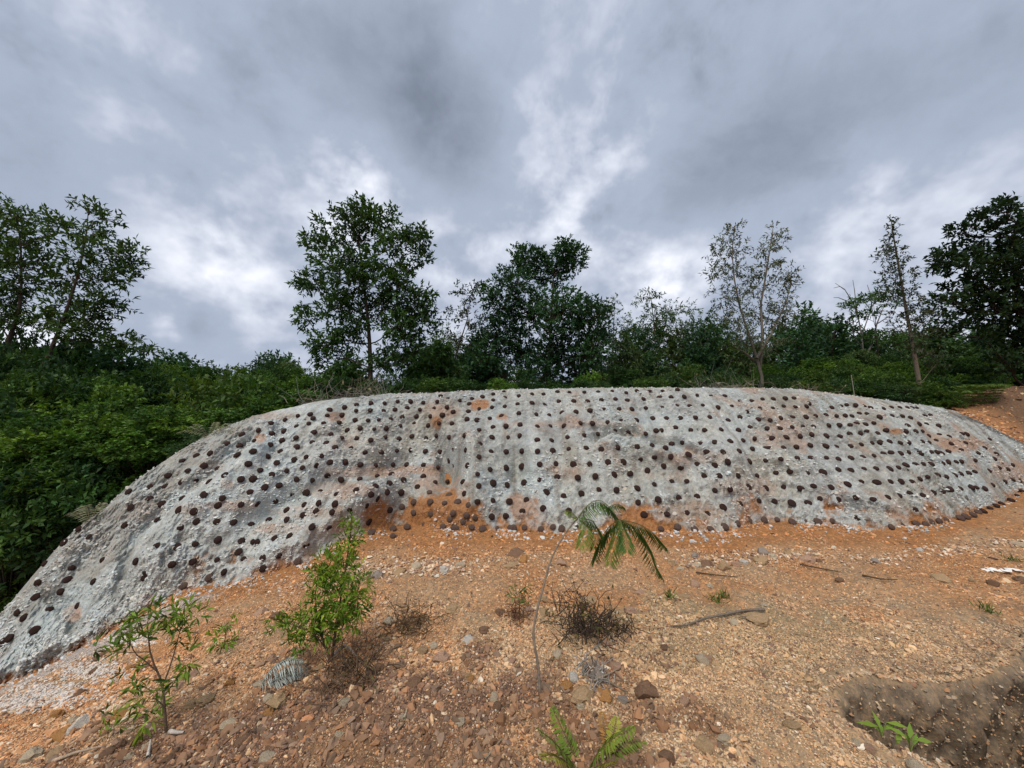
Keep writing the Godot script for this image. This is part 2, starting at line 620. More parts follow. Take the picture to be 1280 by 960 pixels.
func build_pit() -> void:
	var loop := PackedVector2Array()
	for i in pit.size():
		var a := pit[i]
		var b := pit[(i + 1) % pit.size()]
		var n := int(a.distance_to(b) / 0.018) + 1
		for k in n:
			loop.append(a.lerp(b, k / float(n)))
	var w := loop.size() + 1
	var rows := 46
	var pts := PackedVector3Array()
	var cs := PackedColorArray()
	var centre := Vector2.ZERO
	for q in pit:
		centre += q / pit.size()
	for r in rows:
		for i in w:
			var p := loop[i % loop.size()]
			var t := (loop[(i + 4) % loop.size()] - loop[(i - 4 + loop.size()) % loop.size()]).normalized()
			var inw := Vector2(-t.y, t.x)
			if not Geometry2D.is_point_in_polygon(p + inw * 0.03, pit):
				inw = -inw
			var f := (r - 2) / float(rows - 3)
			var lump := 0.055 * n2.get_noise_3d(p.x * 170, f * 260, p.y * 170) + 0.035 * n2.get_noise_3d(p.x * 620, f * 520, p.y * 620) + 0.05 * n1.get_noise_3d(p.x * 90, f * 50, p.y * 90)
			var off := 0.03 + lump + 0.05 * f
			var rim: float = grid_at(p.x - inw.x * 0.11, p.y - inw.y * 0.11)[0]
			var y: float
			if r == 0:
				off = -0.10
				y = rim - 0.014
			elif r == 1:
				off = -0.075
				y = rim + 0.003 + 0.1 * lump
			elif r == 2:
				off = -0.01 + 0.8 * lump
				y = rim - 0.006 + 0.2 * lump
			else:
				y = rim - 0.02 - 1.45 * f
			var q := p + inw * off
			pts.append(Vector3(q.x, y, -q.y))
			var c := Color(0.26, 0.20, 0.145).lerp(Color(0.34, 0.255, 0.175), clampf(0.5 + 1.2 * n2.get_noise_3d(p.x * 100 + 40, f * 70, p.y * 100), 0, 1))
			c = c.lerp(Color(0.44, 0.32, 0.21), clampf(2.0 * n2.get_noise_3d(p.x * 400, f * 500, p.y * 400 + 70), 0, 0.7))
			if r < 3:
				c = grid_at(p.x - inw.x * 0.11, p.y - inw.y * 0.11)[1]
			cs.append(c)
	pit_skin = pts
	pit_skin_w = w
	# face into the hole
	var m := grid_mesh(pts, cs, w, rows)
	var arr := m.surface_get_arrays(0)
	var mid := pts[(rows / 2) * w + w / 4]
	var nn: Vector3 = arr[Mesh.ARRAY_NORMAL][(rows / 2) * w + w / 4]
	if nn.dot(Vector3(centre.x, mid.y, -centre.y) - mid) < 0:
		var ix: PackedInt32Array = arr[Mesh.ARRAY_INDEX]
		for k in range(0, ix.size(), 3):
			var t := ix[k]
			ix[k] = ix[k + 1]
			ix[k + 1] = t
		var ns: PackedVector3Array = arr[Mesh.ARRAY_NORMAL]
		for k in ns.size():
			ns[k] = -ns[k]
		arr[Mesh.ARRAY_INDEX] = ix
		arr[Mesh.ARRAY_NORMAL] = ns
		m = ArrayMesh.new()
		m.add_surface_from_arrays(Mesh.PRIMITIVE_TRIANGLES, arr)
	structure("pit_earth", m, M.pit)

# ---------------------------------------------------------------- mound
const ROWS := 210
var mp := PackedVector3Array()
var mc := PackedColorArray()
# swellings and gullies of the sprayed face: photo pixel, radius in pixels, metres outwards
var lumps := [
	[300, 590, 60, 0.10], [240, 640, 60, 0.12], [180, 690, 50, 0.12], [250, 570, 22, -0.16], [205, 610, 24, -0.16], [150, 660, 26, -0.2], [110, 700, 26, -0.16], [80, 760, 30, -0.1], [40, 790, 40, 0.12],
	[470, 570, 45, -0.14], [520, 560, 30, -0.2], [565, 575, 22, -0.25], [548, 600, 20, -0.16], [590, 560, 18, 0.05], [600, 600, 30, 0.10], [640, 560, 40, 0.06], [480, 610, 34, 0.10], [440, 640, 36, 0.12], [500, 655, 26, 0.05],
	[545, 642, 34, 0.05], [640, 590, 20, -0.10], [780, 545, 26, 0.08], [840, 555, 18, 0.08], [820, 548, 12, -0.1], [745, 545, 14, -0.12], [700, 520, 50, 0.06], [900, 560, 40, 0.06], [1000, 600, 50, 0.08], [1090, 645, 24, 0.12], [1150, 600, 40, -0.05],
	[960, 510, 40, 0.08], [1010, 495, 24, 0.1], [1040, 520, 20, -0.06], [730, 640, 40, 0.06], [690, 600, 22, -0.06], [390, 540, 50, 0.05], [350, 620, 26, -0.07]]
var stains := [
	[600, 505, 15, 7, 1.0], [548, 528, 7, 10, 1.0], [325, 547, 9, 7, 1.0], [418, 521, 8, 5, 0.8], [470, 590, 60, 7, 0.55], [430, 612, 50, 8, 0.5], [380, 640, 40, 8, 0.5], [350, 660, 30, 6, 0.6], [290, 632, 34, 5, 0.8], [235, 635, 25, 5, 0.5], [258, 582, 14, 5, 0.7],
	[92, 768, 12, 14, 1.0], [285, 605, 8, 6, 0.8], [1120, 540, 8, 4, 1.0], [1205, 556, 26, 9, 0.7], [1260, 590, 24, 14, 0.5], [652, 632, 14, 16, 0.7], [627, 520, 7, 5, 0.8], [520, 588, 30, 5, 0.6], [330, 520, 40, 5, 0.5], [180, 640, 30, 12, 0.4], [720, 530, 60, 5, 0.3], [870, 570, 40, 10, 0.35], [930, 610, 40, 12, 0.3], [860, 640, 50, 12, 0.35],
	[185, 750, 8, 6, 0.8], [1180, 660, 20, 5, 0.8]]

# creases and benches: photo points, radius in pixels, metres outwards
var creases := [
	[[[315, 548], [285, 572], [258, 598], [225, 622], [195, 645], [172, 672], [160, 700], [150, 730]], 9, -0.14], [[[330, 565], [300, 590], [270, 615], [240, 645], [210, 670], [190, 700], [180, 730]], 20, 0.10],
	[[[535, 528], [552, 548], [562, 572], [560, 596]], 10, -0.17], [[[585, 540], [590, 565], [588, 590], [596, 615], [604, 640]], 13, 0.09],
	[[[505, 572], [480, 578], [440, 590], [405, 600], [370, 618], [335, 640], [300, 655]], 13, -0.13], [[[505, 604], [465, 622], [430, 645], [395, 668], [360, 690], [325, 705]], 17, 0.13],
	[[[742, 548], [765, 540], [790, 543], [815, 552], [850, 552], [875, 566]], 6, -0.12], [[[745, 560], [775, 556], [805, 565], [840, 570], [870, 582]], 12, 0.09],
	[[[640, 548], [650, 575], [642, 600], [655, 625]], 9, -0.08], [[[900, 520], [930, 545], [950, 580], [985, 610]], 14, -0.06], [[[1015, 490], [1022, 505], [1040, 525], [1075, 545]], 9, -0.07], [[[1150, 520], [1165, 548], [1190, 575], [1215, 600]], 10, -0.06],
	[[[430, 510], [425, 530], [440, 550]], 8, -0.07], [[[700, 500], [690, 520], [705, 540], [700, 565]], 9, -0.06], [[[350, 530], [345, 560], [325, 590]], 9, -0.08], [[[60, 740], [85, 770], [95, 800]], 10, -0.12], [[[1060, 630], [1090, 638], [1120, 648]], 8, -0.08]]

func build_mound() -> Node3D:
	var lp := []
	for cr in creases:
		var cp: Array = cr[0]
		for k in cp.size() - 1:
			var steps := int(Vector2(cp[k][0], cp[k][1]).distance_to(Vector2(cp[k + 1][0], cp[k + 1][1])) / (cr[1] * 0.9)) + 1
			for q in steps:
				var f := q / float(steps)
				var kk := pix(lerpf(cp[k][0], cp[k + 1][0], f), lerpf(cp[k][1], cp[k + 1][1], f))
				var r: float = cr[1] / FOCAL
				lp.append([kk.x, kk.y, 1.0 / (r * r), cr[2] * 0.62])
	for l in lumps:
		var k := pix(l[0], l[1])
		var r: float = l[2] / FOCAL
		lp.append([k.x, k.y, 1.0 / (r * r), l[3]])
	var sp := []
	for s in stains:
		var k := pix(s[0], s[1])
		sp.append([k.x, k.y, s[2] / FOCAL, s[3] / FOCAL, s[4]])
	var slab_line := PackedVector2Array()
	for q in [[20, 800], [100, 745], [150, 712], [172, 672], [195, 645], [225, 622], [258, 598], [285, 572], [315, 545], [345, 500]]:
		slab_line.append(pix(q[0], q[1]))
	var bank := pix(545, 648)
	var pts := PackedVector3Array()
	var cs := PackedColorArray()
	pts.resize(COLS * ROWS)
	cs.resize(COLS * ROWS)
	var grey := Color(0.44, 0.44, 0.43)
	var pale := Color(0.73, 0.76, 0.755)
	var blue := Color(0.535, 0.60, 0.60)
	var beige := Color(0.50, 0.45, 0.37)
	var orange := Color(0.47, 0.225, 0.095)
	var pink := Color(0.50, 0.33, 0.235)
	var brown := Color(0.22, 0.175, 0.14)
	var near_l := []
	var near_s := []
	for i in COLS:
		var ll := []
		for l in lp:
			if (ca[i] - l[0]) * (ca[i] - l[0]) * l[2] < 5.0:
				ll.append(l)
		near_l.append(ll)
		var ss := []
		for q in sp:
			if absf(ca[i] - q[0]) < 1.8 * q[2]:
				ss.append(q)
		near_s.append(ss)
	for j in ROWS:
		var t := (-0.08 + 1.12 * j / 190.0) if j <= 190 else (1.04 + 0.38 * (j - 190) / 19.0)
		for i in COLS:
			var a := ca[i]
			var df := cdf[i]
			var dr := cdr[i]
			var hf := chf[i]
			var hr := chr_[i]
			var d: float
			var h: float
			if t <= 1.0:
				d = df + (dr - df) * t
				h = hf + (hr - hf) * ((1.0 - pow(1.0 - t, 1.35)) if t > 0 else t * 1.6)
			else:
				d = dr + (t - 1.0) * 5.0
				h = lerpf(hr, ground_base(a * d, d) - 0.25, smoothstep(1.02, 1.42, t))
				h -= 0.1 * (t - 1.0)
				if a < 0.0:
					h = minf(h, EYE + (hr - EYE) / dr * d - 0.3 * (d - dr) * smoothstep(0.0, -0.3, a))
			var x := a * d
			var e := (h - EYE) / d
			var env := smoothstep(0.0, 0.1, t) * (1.0 - 0.9 * smoothstep(0.75, 1.0, t))
			var out := 0.0
			for l in near_l[i]:
				var qa: float = a - l[0]
				var qe: float = e - l[1]
				var q: float = (qa * qa + qe * qe) * l[2]
				if q < 5.0:
					out += l[3] * exp(-q)
			out *= 1.25 - 0.55 * smoothstep(-0.55, -0.8, a)
			out += 0.10 * n1.get_noise_3d(x * 65, h * 65, d * 65)
			var cre: float = n3.get_noise_3d(x * 42, h * 42, d * 42)
			out += 0.09 * (cre - 0.3)
			out *= env
			var rough := 0.5 + 0.9 * n1.get_noise_3d(x * 30 + 50, h * 30, d * 30)
			rough = clampf(1.25 * rough - 0.1 + 0.4 * smoothstep(0.35, 0.0, t), 0.12, 1.1)
			var mid := n2.get_noise_3d(x * 170, h * 170, d * 170)
			var fine := n2.get_noise_3d(x * 620, h * 620, d * 620 + 40)
			out += rough * (0.055 * mid + 0.048 * fine + 0.045 * maxf(n4.get_noise_3d(x * 7.0, h * 7.0, d * 7.0) + 0.55, 0.0))
			d -= 0.8 * out
			h += 0.6 * out
			x = a * d
			e = (h - EYE) / d
			pts[j * COLS + i] = Vector3(x, h, -d)
			# colour: mortar in several mixes, soil showing through, stains
			var big: float = n1.get_noise_3d(x * 22 + 9, h * 22, d * 22)
			var patch: float = n2.get_noise_3d(x * 60 + 80, h * 60, d * 60)
			var c := grey.lerp(pale, clampf(0.25 + 0.8 * patch + 0.35 * mid, 0, 1))
			c = c.lerp(blue, clampf(0.75 * smoothstep(-0.3, -0.7, a) + 0.25 + 0.9 * big, 0, 0.9))
			c = c.lerp(beige, clampf(0.25 + 1.1 * n1.get_noise_3d(x * 35 + 200, h * 35, d * 35) + 0.5 * patch, 0, 0.75))
			c = c.lerp(pale, clampf(1.6 * fine * rough, 0, 0.6))
			var streak: float = n2.get_noise_3d(x * 190 + 33, h * 14, d * 14)
			c = c.lerp(Color(0.33, 0.30, 0.26), clampf(2.2 * (streak - 0.08), 0, 0.7))
			c = c.lerp(Color(0.70, 0.71, 0.69), clampf(1.7 * (-streak - 0.18), 0, 0.5))
			var soil := 0.0
			for s in near_s[i]:
				var qa: float = (a - s[0]) / s[2]
				var qe: float = (e - s[1]) / s[3]
				var q: float = qa * qa + qe * qe
				if q < 3.0:
					soil = maxf(soil, s[4] * smoothstep(0.25, 0.6, exp(-q * 0.9) + 0.45 * patch + 0.35 * mid))
			c = c.lerp(orange.lerp(pink, 0.5 + 0.5 * fine), clampf(soil, 0, 1))
			c = c.lerp(pink, (1.0 - 0.7 * smoothstep(-0.4, -0.7, a)) * clampf(2.2 * (n1.get_noise_3d(x * 50 + 400, h * 50, d * 50) - 0.18) + 0.5 * fine, 0, 0.6))
			c = c.lerp(Color(0.10, 0.095, 0.09), 0.85 * smoothstep(1.16, 1.24, a + 0.05 * patch) * smoothstep(0.84, 0.95, t + 0.12 * patch + 0.08 * mid))
			c = c.lerp(pale, 0.6 * smoothstep(-0.35, -0.6, a) * clampf(0.6 + mid, 0, 1))
			c = c.lerp(brown, (1.0 - 0.6 * smoothstep(-0.4, -0.7, a)) * clampf(1.4 * (n2.get_noise_3d(x * 90 + 500, h * 30, d * 90) - 0.32), 0, 0.7))
			# darker brown-grey back slab at the left end, above the crease line
			if a < -0.62:
				var slab := smoothstep(0.0, 0.05, e - lin(slab_line, a) + 0.05 * patch)
				c = c.lerp(Color(0.36, 0.325, 0.28), clampf(0.5 + 0.6 * mid, 0, 1) * slab)
			var bq := Vector2((a - bank.x) / 0.11, (e - bank.y) / 0.07).length() + 0.5 * patch + 0.3 * mid + 0.2 * fine
			c = c.lerp(orange, 0.95 - 0.95 * smoothstep(0.8, 1.05, bq))
			c = c.lerp(orange, 1.0 - smoothstep(-0.01, 0.07, t + 0.13 * patch + 0.08 * mid + 0.05 * fine))
			cs[j * COLS + i] = c if c.r > c.b * 1.35 else Color(c.r * 0.97, c.g, c.b)
	mp = pts
	mc = cs
	# rows run from the foot back; turn them round so that faces look up
	var rp := PackedVector3Array()
	var rc := PackedColorArray()
	for j in range(ROWS - 1, -1, -1):
		rp.append_array(pts.slice(j * COLS, (j + 1) * COLS))
		rc.append_array(cs.slice(j * COLS, (j + 1) * COLS))
	var root := thing("sprayed_mound", "long low mound coated in rough grey sprayed mortar and studded with dark round plugs", "mound")
	part("mortar_coat", grid_mesh(rp, rc, COLS, ROWS), M.mound, root)
	return root

# the first row of the mound's face that the ray of a photo pixel meets
func mound_hit(u: float, v: float) -> Array:
	var k := pix(u, v)
	if k.x < ca[1] or k.x > ca[COLS - 2]:
		return []
	var i := int(round(col(k.x)))
	var last := mp[i]
	for j in range(1, ROWS):
		var p := mp[j * COLS + i]
		var e0 := (last.y - EYE) / -last.z
		var e1 := (p.y - EYE) / -p.z
		if e0 <= k.y and e1 >= k.y:
			var q := last.lerp(p, (k.y - e0) / maxf(e1 - e0, 1e-6))
			var j0 := maxi(j - 3, 0)
			var j1 := mini(j + 3, ROWS - 1)
			var i0 := maxi(i - 5, 0)
			var i1 := mini(i + 5, COLS - 1)
			var nn := (mp[j * COLS + i1] - mp[j * COLS + i0]).cross(mp[j1 * COLS + i] - mp[j0 * COLS + i]).normalized()
			return [q, nn if nn.y > 0 else -nn]
		last = p
	return []

# plug centres read from the photograph, four pixels to the photo's one, each block from its own corner
var plug_blocks := [
	[0, 480, [1210,255,1275,285,1133,300,1200,310,1122,360,1190,358,1265,338,1057,348,983,360,1245,400,1090,425,940,435,1022,410,1128,457,1205,478,1265,475,842,458,905,492,985,485,1050,490,750,515,828,513,748,575,810,602,912,572,1022,555,1115,572,1250,540,657,617,900,630,975,637,1090,608,1205,603,790,680,630,708,985,688,1083,690,1168,692,1253,703,905,717,398,725,320,792,448,765,788,810,890,817,983,800,1090,780,1205,785,1270,790,230,898,360,922,520,880,685,887,865,902,967,892,1085,880,1195,840,1218,876,1120,940,722,955,645,540,910,385]],
	[0, 720, [195,32,340,18,470,28,305,78,182,105,250,168,122,208,178,272,55,310,390,148,720,10,810,20,925,50,1050,8,20,330,98,182]],
	[320, 480, [12,232,75,197,148,180,212,160,270,152,357,158,366,130,445,118,505,107,575,97,643,97,708,87,773,88,838,94,908,88,958,75,925,63,1018,82,1077,76,1132,66,1187,50,1240,40,1243,68,1185,83,204,212,265,197,340,198,288,174,432,157,503,135,570,132,638,136,695,130,757,121,820,128,888,122,952,118,988,142,1060,140,1118,125,1182,119,1243,113,1068,100,417,194,494,182,563,183,612,180,674,177,735,165,803,163,872,162,933,157,1057,178,1107,180,1170,174,1230,160,80,250,145,237,203,270,288,242,376,252,455,231,524,223,592,228,653,222,723,210,793,197,863,207,918,197,980,198,1115,232,1185,215,1250,212,128,282,70,305,207,318,282,293,350,295,430,270,505,273,572,282,642,270,714,275,780,262,848,272,905,260,970,267,1042,257,1180,267,1260,268,57,363,122,338,190,380,252,366,326,360,396,321,474,321,545,342,626,342,702,335,773,330,850,338,917,340,984,329,1052,330,1118,300,1175,340,1252,340,22,432,80,453,157,435,232,420,303,410,372,392,448,390,524,404,598,407,684,403,754,404,835,405,908,418,981,410,964,385,1057,408,1115,365,1168,430,1247,420,105,397,46,517,115,508,206,478,278,482,358,460,428,478,520,478,606,462,678,453,740,480,836,462,895,493,958,497,1036,491,1113,512,1182,497,1255,505,1108,452,15,600,95,587,187,558,251,543,324,537,403,552,503,532,594,511,666,497,575,553,655,541,727,543,807,515,865,545,963,555,1043,548,1106,588,1186,585,1268,590,153,630,240,605,316,595,396,600,609,576,557,611,667,630,730,615,792,590,873,590,944,597,1010,593,1062,605,62,680,157,681,233,655,302,637,384,642,470,630,787,643,874,650,985,647,1050,657,1098,667,1178,665,1250,660,972,677,1036,690,283,716,370,722,567,691,687,730,757,725,845,710,935,715,998,722,1078,717,1133,727,1200,728,1270,720,93,772,172,762,258,813,580,750,5,790,35,870,115,858,210,887,38,922,685,770]],
	[640, 480, [33,62,98,52,157,52,227,40,288,44,360,43,430,40,502,38,568,46,625,36,687,37,752,37,825,30,30,102,97,97,165,103,235,88,306,88,376,86,445,79,519,76,577,84,656,76,735,66,797,65,862,64,925,57,995,61,1065,60,1138,86,1197,86,1255,76,35,148,122,153,185,157,252,143,320,140,388,135,458,128,535,127,600,127,670,122,748,118,822,109,891,109,955,107,1030,117,1100,112,1177,138,1237,123,42,205,125,213,189,211,262,210,341,196,403,198,475,192,548,184,624,180,703,174,775,173,840,170,917,168,988,167,1078,182,1141,167,1230,178,38,260,125,281,198,282,276,268,358,258,430,250,513,237,582,245,664,250,748,232,722,235,817,220,891,232,962,232,1044,230,1128,232,1189,218,1275,225,52,336,126,337,204,335,282,326,369,321,444,327,525,318,625,314,703,308,765,322,800,300,850,295,943,298,1013,293,1087,288,1152,283,1215,273,50,414,139,404,217,399,305,402,387,402,479,391,555,391,641,378,711,368,793,364,883,355,970,340,1055,342,1135,336,1201,326,1270,322,62,495,138,479,225,467,328,469,416,463,508,455,592,449,677,433,760,411,845,421,928,402,1014,407,1078,390,1185,388,1265,383,170,542,257,562,348,549,436,529,522,531,624,524,711,504,798,490,875,487,958,461,1038,460,1130,458,1220,460,75,582,50,635,157,622,283,633,634,592,728,579,834,568,926,563,1012,533,1090,527,1182,516,1270,520,661,654,777,654,873,645,977,649,1055,618,1144,600,1230,585,8,720,63,718,143,727,245,722,330,715,743,732,826,717,911,735,990,733,1064,714,1126,698,1185,685,1257,682,205,715]],
	[960, 480, [27,75,85,73,128,73,202,98,25,122,77,113,133,117,190,113,318,118,365,110,394,104,435,108,482,113,513,119,578,123,613,118,658,119,693,119,722,119,744,121,10,182,65,170,122,167,185,167,236,161,291,157,342,160,384,158,418,162,453,149,495,150,560,165,615,160,670,161,708,170,785,159,810,157,60,224,118,216,172,212,228,212,300,208,358,207,411,207,443,197,487,203,530,195,590,233,697,209,755,200,792,200,850,208,18,272,92,268,162,261,219,253,290,261,357,262,405,250,465,249,495,238,548,248,685,237,735,238,768,237,803,260,856,253,905,262,967,250,992,252,1107,277,5,322,75,320,143,314,211,307,289,312,339,313,412,313,467,303,516,296,561,293,603,290,660,295,701,293,770,288,805,292,840,283,985,296,915,300,60,376,145,373,214,370,289,371,348,376,414,370,474,366,530,359,577,348,612,345,661,347,703,342,758,347,813,342,840,343,870,346,899,337,965,330,1050,347,1140,350,1130,374,1085,320,37,445,107,438,197,444,273,443,349,430,411,432,476,427,537,425,611,425,654,418,686,405,738,401,775,400,811,402,875,396,899,391,937,391,963,388,1032,382,1150,418,1220,405,1198,428,78,517,160,522,225,511,317,516,396,503,466,489,540,495,605,490,664,490,716,492,758,475,798,465,846,457,890,464,934,456,966,449,1000,446,1036,438,1103,434,30,588,118,597,201,595,260,573,353,578,440,568,525,577,595,568,656,559,707,547,778,560,826,544,869,539,911,527,959,523,1012,518,1041,518,1080,525,1120,505,1178,489,1224,478,735,630,42,687,118,698,188,695,250,688,320,687,613,717,662,713,735,708,786,703,815,690,850,686,887,684,955,679,985,670,1018,663,1045,648,1070,645,1105,628,1135,617,1165,605,1210,588,1240,565,1268,537,445,670]]]

func build_plugs(root: Node3D) -> void:
	var shapes: Array[ArrayMesh] = []
	for k in 5:
		shapes.append(stone_mesh(300 + k, 0.13, 0.85, 2))
	var spots := []
	for b in plug_blocks:
		var list: Array = b[2]
		for k in range(0, list.size(), 2):
			var u: float = b[0] + list[k] / 4.0
			var v: float = b[1] + list[k + 1] / 4.0
			var got := mound_hit(u, v)
			if got.is_empty():
				# the lowest ones sit in the soil just below the mortar's edge
				var g := hit(u, v)
				if -g.z > 8.0:
					continue
				got = [g + Vector3(0, 0.02, 0.01), Vector3(0, 0.9, 0.43)]
			if got[0].y < ground(got[0].x, -got[0].z) + 0.015:
				var g := hit(u, v)
				if g.distance_to(got[0]) < 1.5:
					got = [g + Vector3(0, 0.02, 0.01), Vector3(0, 0.85, 0.5)]
			var low: bool = got[0].y < ground_base(got[0].x, -got[0].z) + 0.10 or Vector2((u - 545) / 55.0, (v - 642) / 28.0).length() < 1.0
			spots.append([-got[0].z, got[0], got[1], low])
	spots.sort_custom(func(p, q): return p[0] < q[0])
	print("plugs ", spots.size())
	var rest := []
	for k in spots.size():
		var s: Array = spots[k]
		var nn: Vector3 = s[2]
		nn = (nn + Vector3(0, 0.15, 0.35)).normalized()
		var r := rng.randf_range(0.038, 0.052)
		var y := nn
		var xx := y.cross(Vector3(0, 0, 1)).normalized()
		var b := Basis(xx, y, xx.cross(y)).rotated(y, rng.randf() * TAU)
		b = b * Basis.from_scale(Vector3(r * rng.randf_range(0.9, 1.12), r * rng.randf_range(0.55, 0.8), r * rng.randf_range(0.88, 1.08)))
		var tr := Transform3D(b, s[1] + nn * rng.randf_range(0.002, 0.018))
		if k < 300:
			var o := part("plug", shapes[k % 5], M.dusty_plug if s[3] else M.plug, root)
			o.transform = tr
		else:
			rest.append(tr)
	var soup := SurfaceTool.new()
	soup.begin(Mesh.PRIMITIVE_TRIANGLES)
	for k in rest.size():
		soup.append_from(shapes[k % 5], 0, rest[k])
	var o := part("far_plugs", soup.commit(), M.plug, root)
	o.set_meta("kind", "stuff")

# ---------------------------------------------------------------- foliage
func rand_dir() -> Vector3:
	var z := rng.randf_range(-1, 1)
	var w := rng.randf() * TAU
	var r := sqrt(1.0 - z * z)
	return Vector3(r * cos(w), z, r * sin(w))

func vary(c: Color, k: float) -> Color:
	var f := 1.0 + rng.randf_range(-k, k)
	var w := rng.randf_range(-k, k) * 0.35
	return Color(c.r * f * (1 + w), c.g * f, c.b * f * (1 - w))

# one leafy twig: leaves set along a short axis
func twig(s: Soup, p: Vector3, axis: Vector3, n: int, length: float, width: float, span: float, c: Color, hang: float) -> void:
	for k in n:
		var t := k / float(n)
		var q := p + axis * (span * t)
		var dir := (axis * 0.7 + rand_dir() * 0.95 + Vector3(0, -hang, 0)).normalized()
		var up := (Vector3.UP + rand_dir() * 0.8).normalized()
		s.leaf(q, dir, up, length * rng.randf_range(0.7, 1.2), width * rng.randf_range(0.75, 1.2), vary(c, 0.28))

# spec: depth D, trunk [[u,v]...], trunk radius, blobs [[u,v,r]...], leaf length and width, leaves per blob unit, colours
func tree(called: String, label: String, group: String, sp: Dictionary) -> Node3D:
	var D: float = sp.D
	var tr: Array = sp.trunk
	var first := at(tr[0][0], tr[0][1], D)
	var base := Vector3(first.x, ground(first.x, D) - 0.05, -D)
	var root := thing(called, label, sp.get("cat", "tree"), base, group)
	var wood := Soup.new()
	var leaves := Soup.new()
	var pts := PackedVector3Array([Vector3.ZERO])
	var bend := 0.0
	for k in tr.size():
		bend = clampf(bend + rng.randf_range(-0.15, 0.15) * sp.get("deep", 1.0), -0.6, 0.6)
		var q := at(tr[k][0], tr[k][1], D + (0.0 if k == 0 else bend)) - base
		if q.y > 0.1:
			pts.append(q)
	var rad := PackedFloat32Array()
	var R: float = sp.r
	for k in pts.size():
		rad.append(R * lerpf(1.0, 0.12, pow(k / float(maxi(pts.size() - 1, 1)), 0.8)) * (1.35 if k == 0 else 1.0))
	var bark: Color = sp.bark
	wood.tube(pts, rad, 8, bark)
	for extra in sp.get("stems", []):
		var ep := PackedVector3Array()
		var er := PackedFloat32Array()
		for k in extra.size():
			ep.append(at(extra[k][0], extra[k][1], D + rng.randf_range(-0.2, 0.2)) - base)
			er.append(R * 0.7 * lerpf(1.0, 0.15, k / float(extra.size() - 1)))
		wood.tube(ep, er, 6, bark)
		pts.append_array(ep)
	var px_m := D / FOCAL
	var L: float = sp.leaf[0]
	var W: float = sp.leaf[1]
	var dens: float = sp.dens
	var cols: Array = sp.cols
	var order: Array = sp.blobs.duplicate()
	var level := PackedInt32Array()
	level.resize(pts.size())
	var reach := func(b: Array) -> float:
		var w := at(b[0], b[1], D) - base
		var m := 1e9
		for q in pts:
			m = minf(m, q.distance_to(w))
		return m
	var keyed := []
	for b in order:
		keyed.append([reach.call(b), b])
	keyed.sort_custom(func(p, q): return p[0] < q[0])
	for kb in keyed:
		var b: Array = kb[1]
		var r: float = b[2] * px_m
		var c := at(b[0], b[1], D + rng.randf_range(-1, 1) * sp.get("deep", 1.0) * r * 0.9) - base
		# a limb from a lower point of the trunk, or from a limb already there, to the clump
		var from := pts[0]
		var lev := 0
		var best := 1e9
		for k in pts.size():
			var q := pts[k]
			var cost := q.distance_to(c) + (2.0 * (q.y - c.y + r * 0.5) if q.y > c.y - r * 0.5 else 0.0) + 0.15 * level[k]
			if cost < best:
				best = cost
				from = q
				lev = level[k]
		var m1 := from.lerp(c, 0.5) + Vector3(0, -0.08 * from.distance_to(c), 0) + rand_dir() * r * 0.15
		var lr: float = clampf(R * 0.30, 0.008, 0.06) * sp.get("limb", 1.0) * pow(0.72, lev)
		pts.append(m1.lerp(from.lerp(c, 0.5), 0.5))
		level.append(lev + 1)
		pts.append(c)
		level.append(lev + 1)
		var lpts := PackedVector3Array()
		var lrad := PackedFloat32Array()
		var kn := rand_dir() * r * 0.1
		for k in 7:
			var f := k / 6.0
			lpts.append(from.lerp(m1, f).lerp(m1.lerp(c, f), f) + kn * sin(f * PI * 2.0))
			lrad.append(lr * lerpf(0.85, 0.22, f))
		wood.tube(lpts, lrad, 5, bark)
		var nt := int(dens * pow(b[2] / 20.0, 1.7) * 240.0 / sp.get("per", 8)) + 3
		var cc: Color = cols[rng.randi() % cols.size()]
		for k in nt:
			var off := rand_dir()
			off.y *= sp.get("flat", 0.85)
			var rr := pow(rng.randf(), 0.45)
			var p := c + off * (r * rr * rng.randf_range(0.85, 1.18))
			var axis := (off + Vector3(0, 0.35 - sp.get("hang", 0.0), 0) + rand_dir() * 0.4).normalized()
			if sp.get("limb", 1.0) > 0 and k % 3 == 0:
				var tw: float = lr * 0.28
				wood.tube(PackedVector3Array([c.lerp(m1, rng.randf() * 0.6), c.lerp(p, 0.6) + rand_dir() * r * 0.08, p]), PackedFloat32Array([tw, tw * 0.7, tw * 0.4]), 3, bark)
			twig(leaves, p, axis, sp.get("per", 8), L, W, L * sp.get("span", 1.6), vary(cc, 0.12), sp.get("hang", 0.0))
	part("trunk", wood.mesh(), M.bark, root)
	part("crown", leaves.mesh(), sp.get("mat", M.leaf), root)
	return root

func crop(list: Array, ox: float, oy: float, k: float) -> Array:
	var o := []
	for b in list:
		o.append([ox + b[0] / k, oy + b[1] / k, b[2] / k if b.size() > 2 else 0.0])
	return o

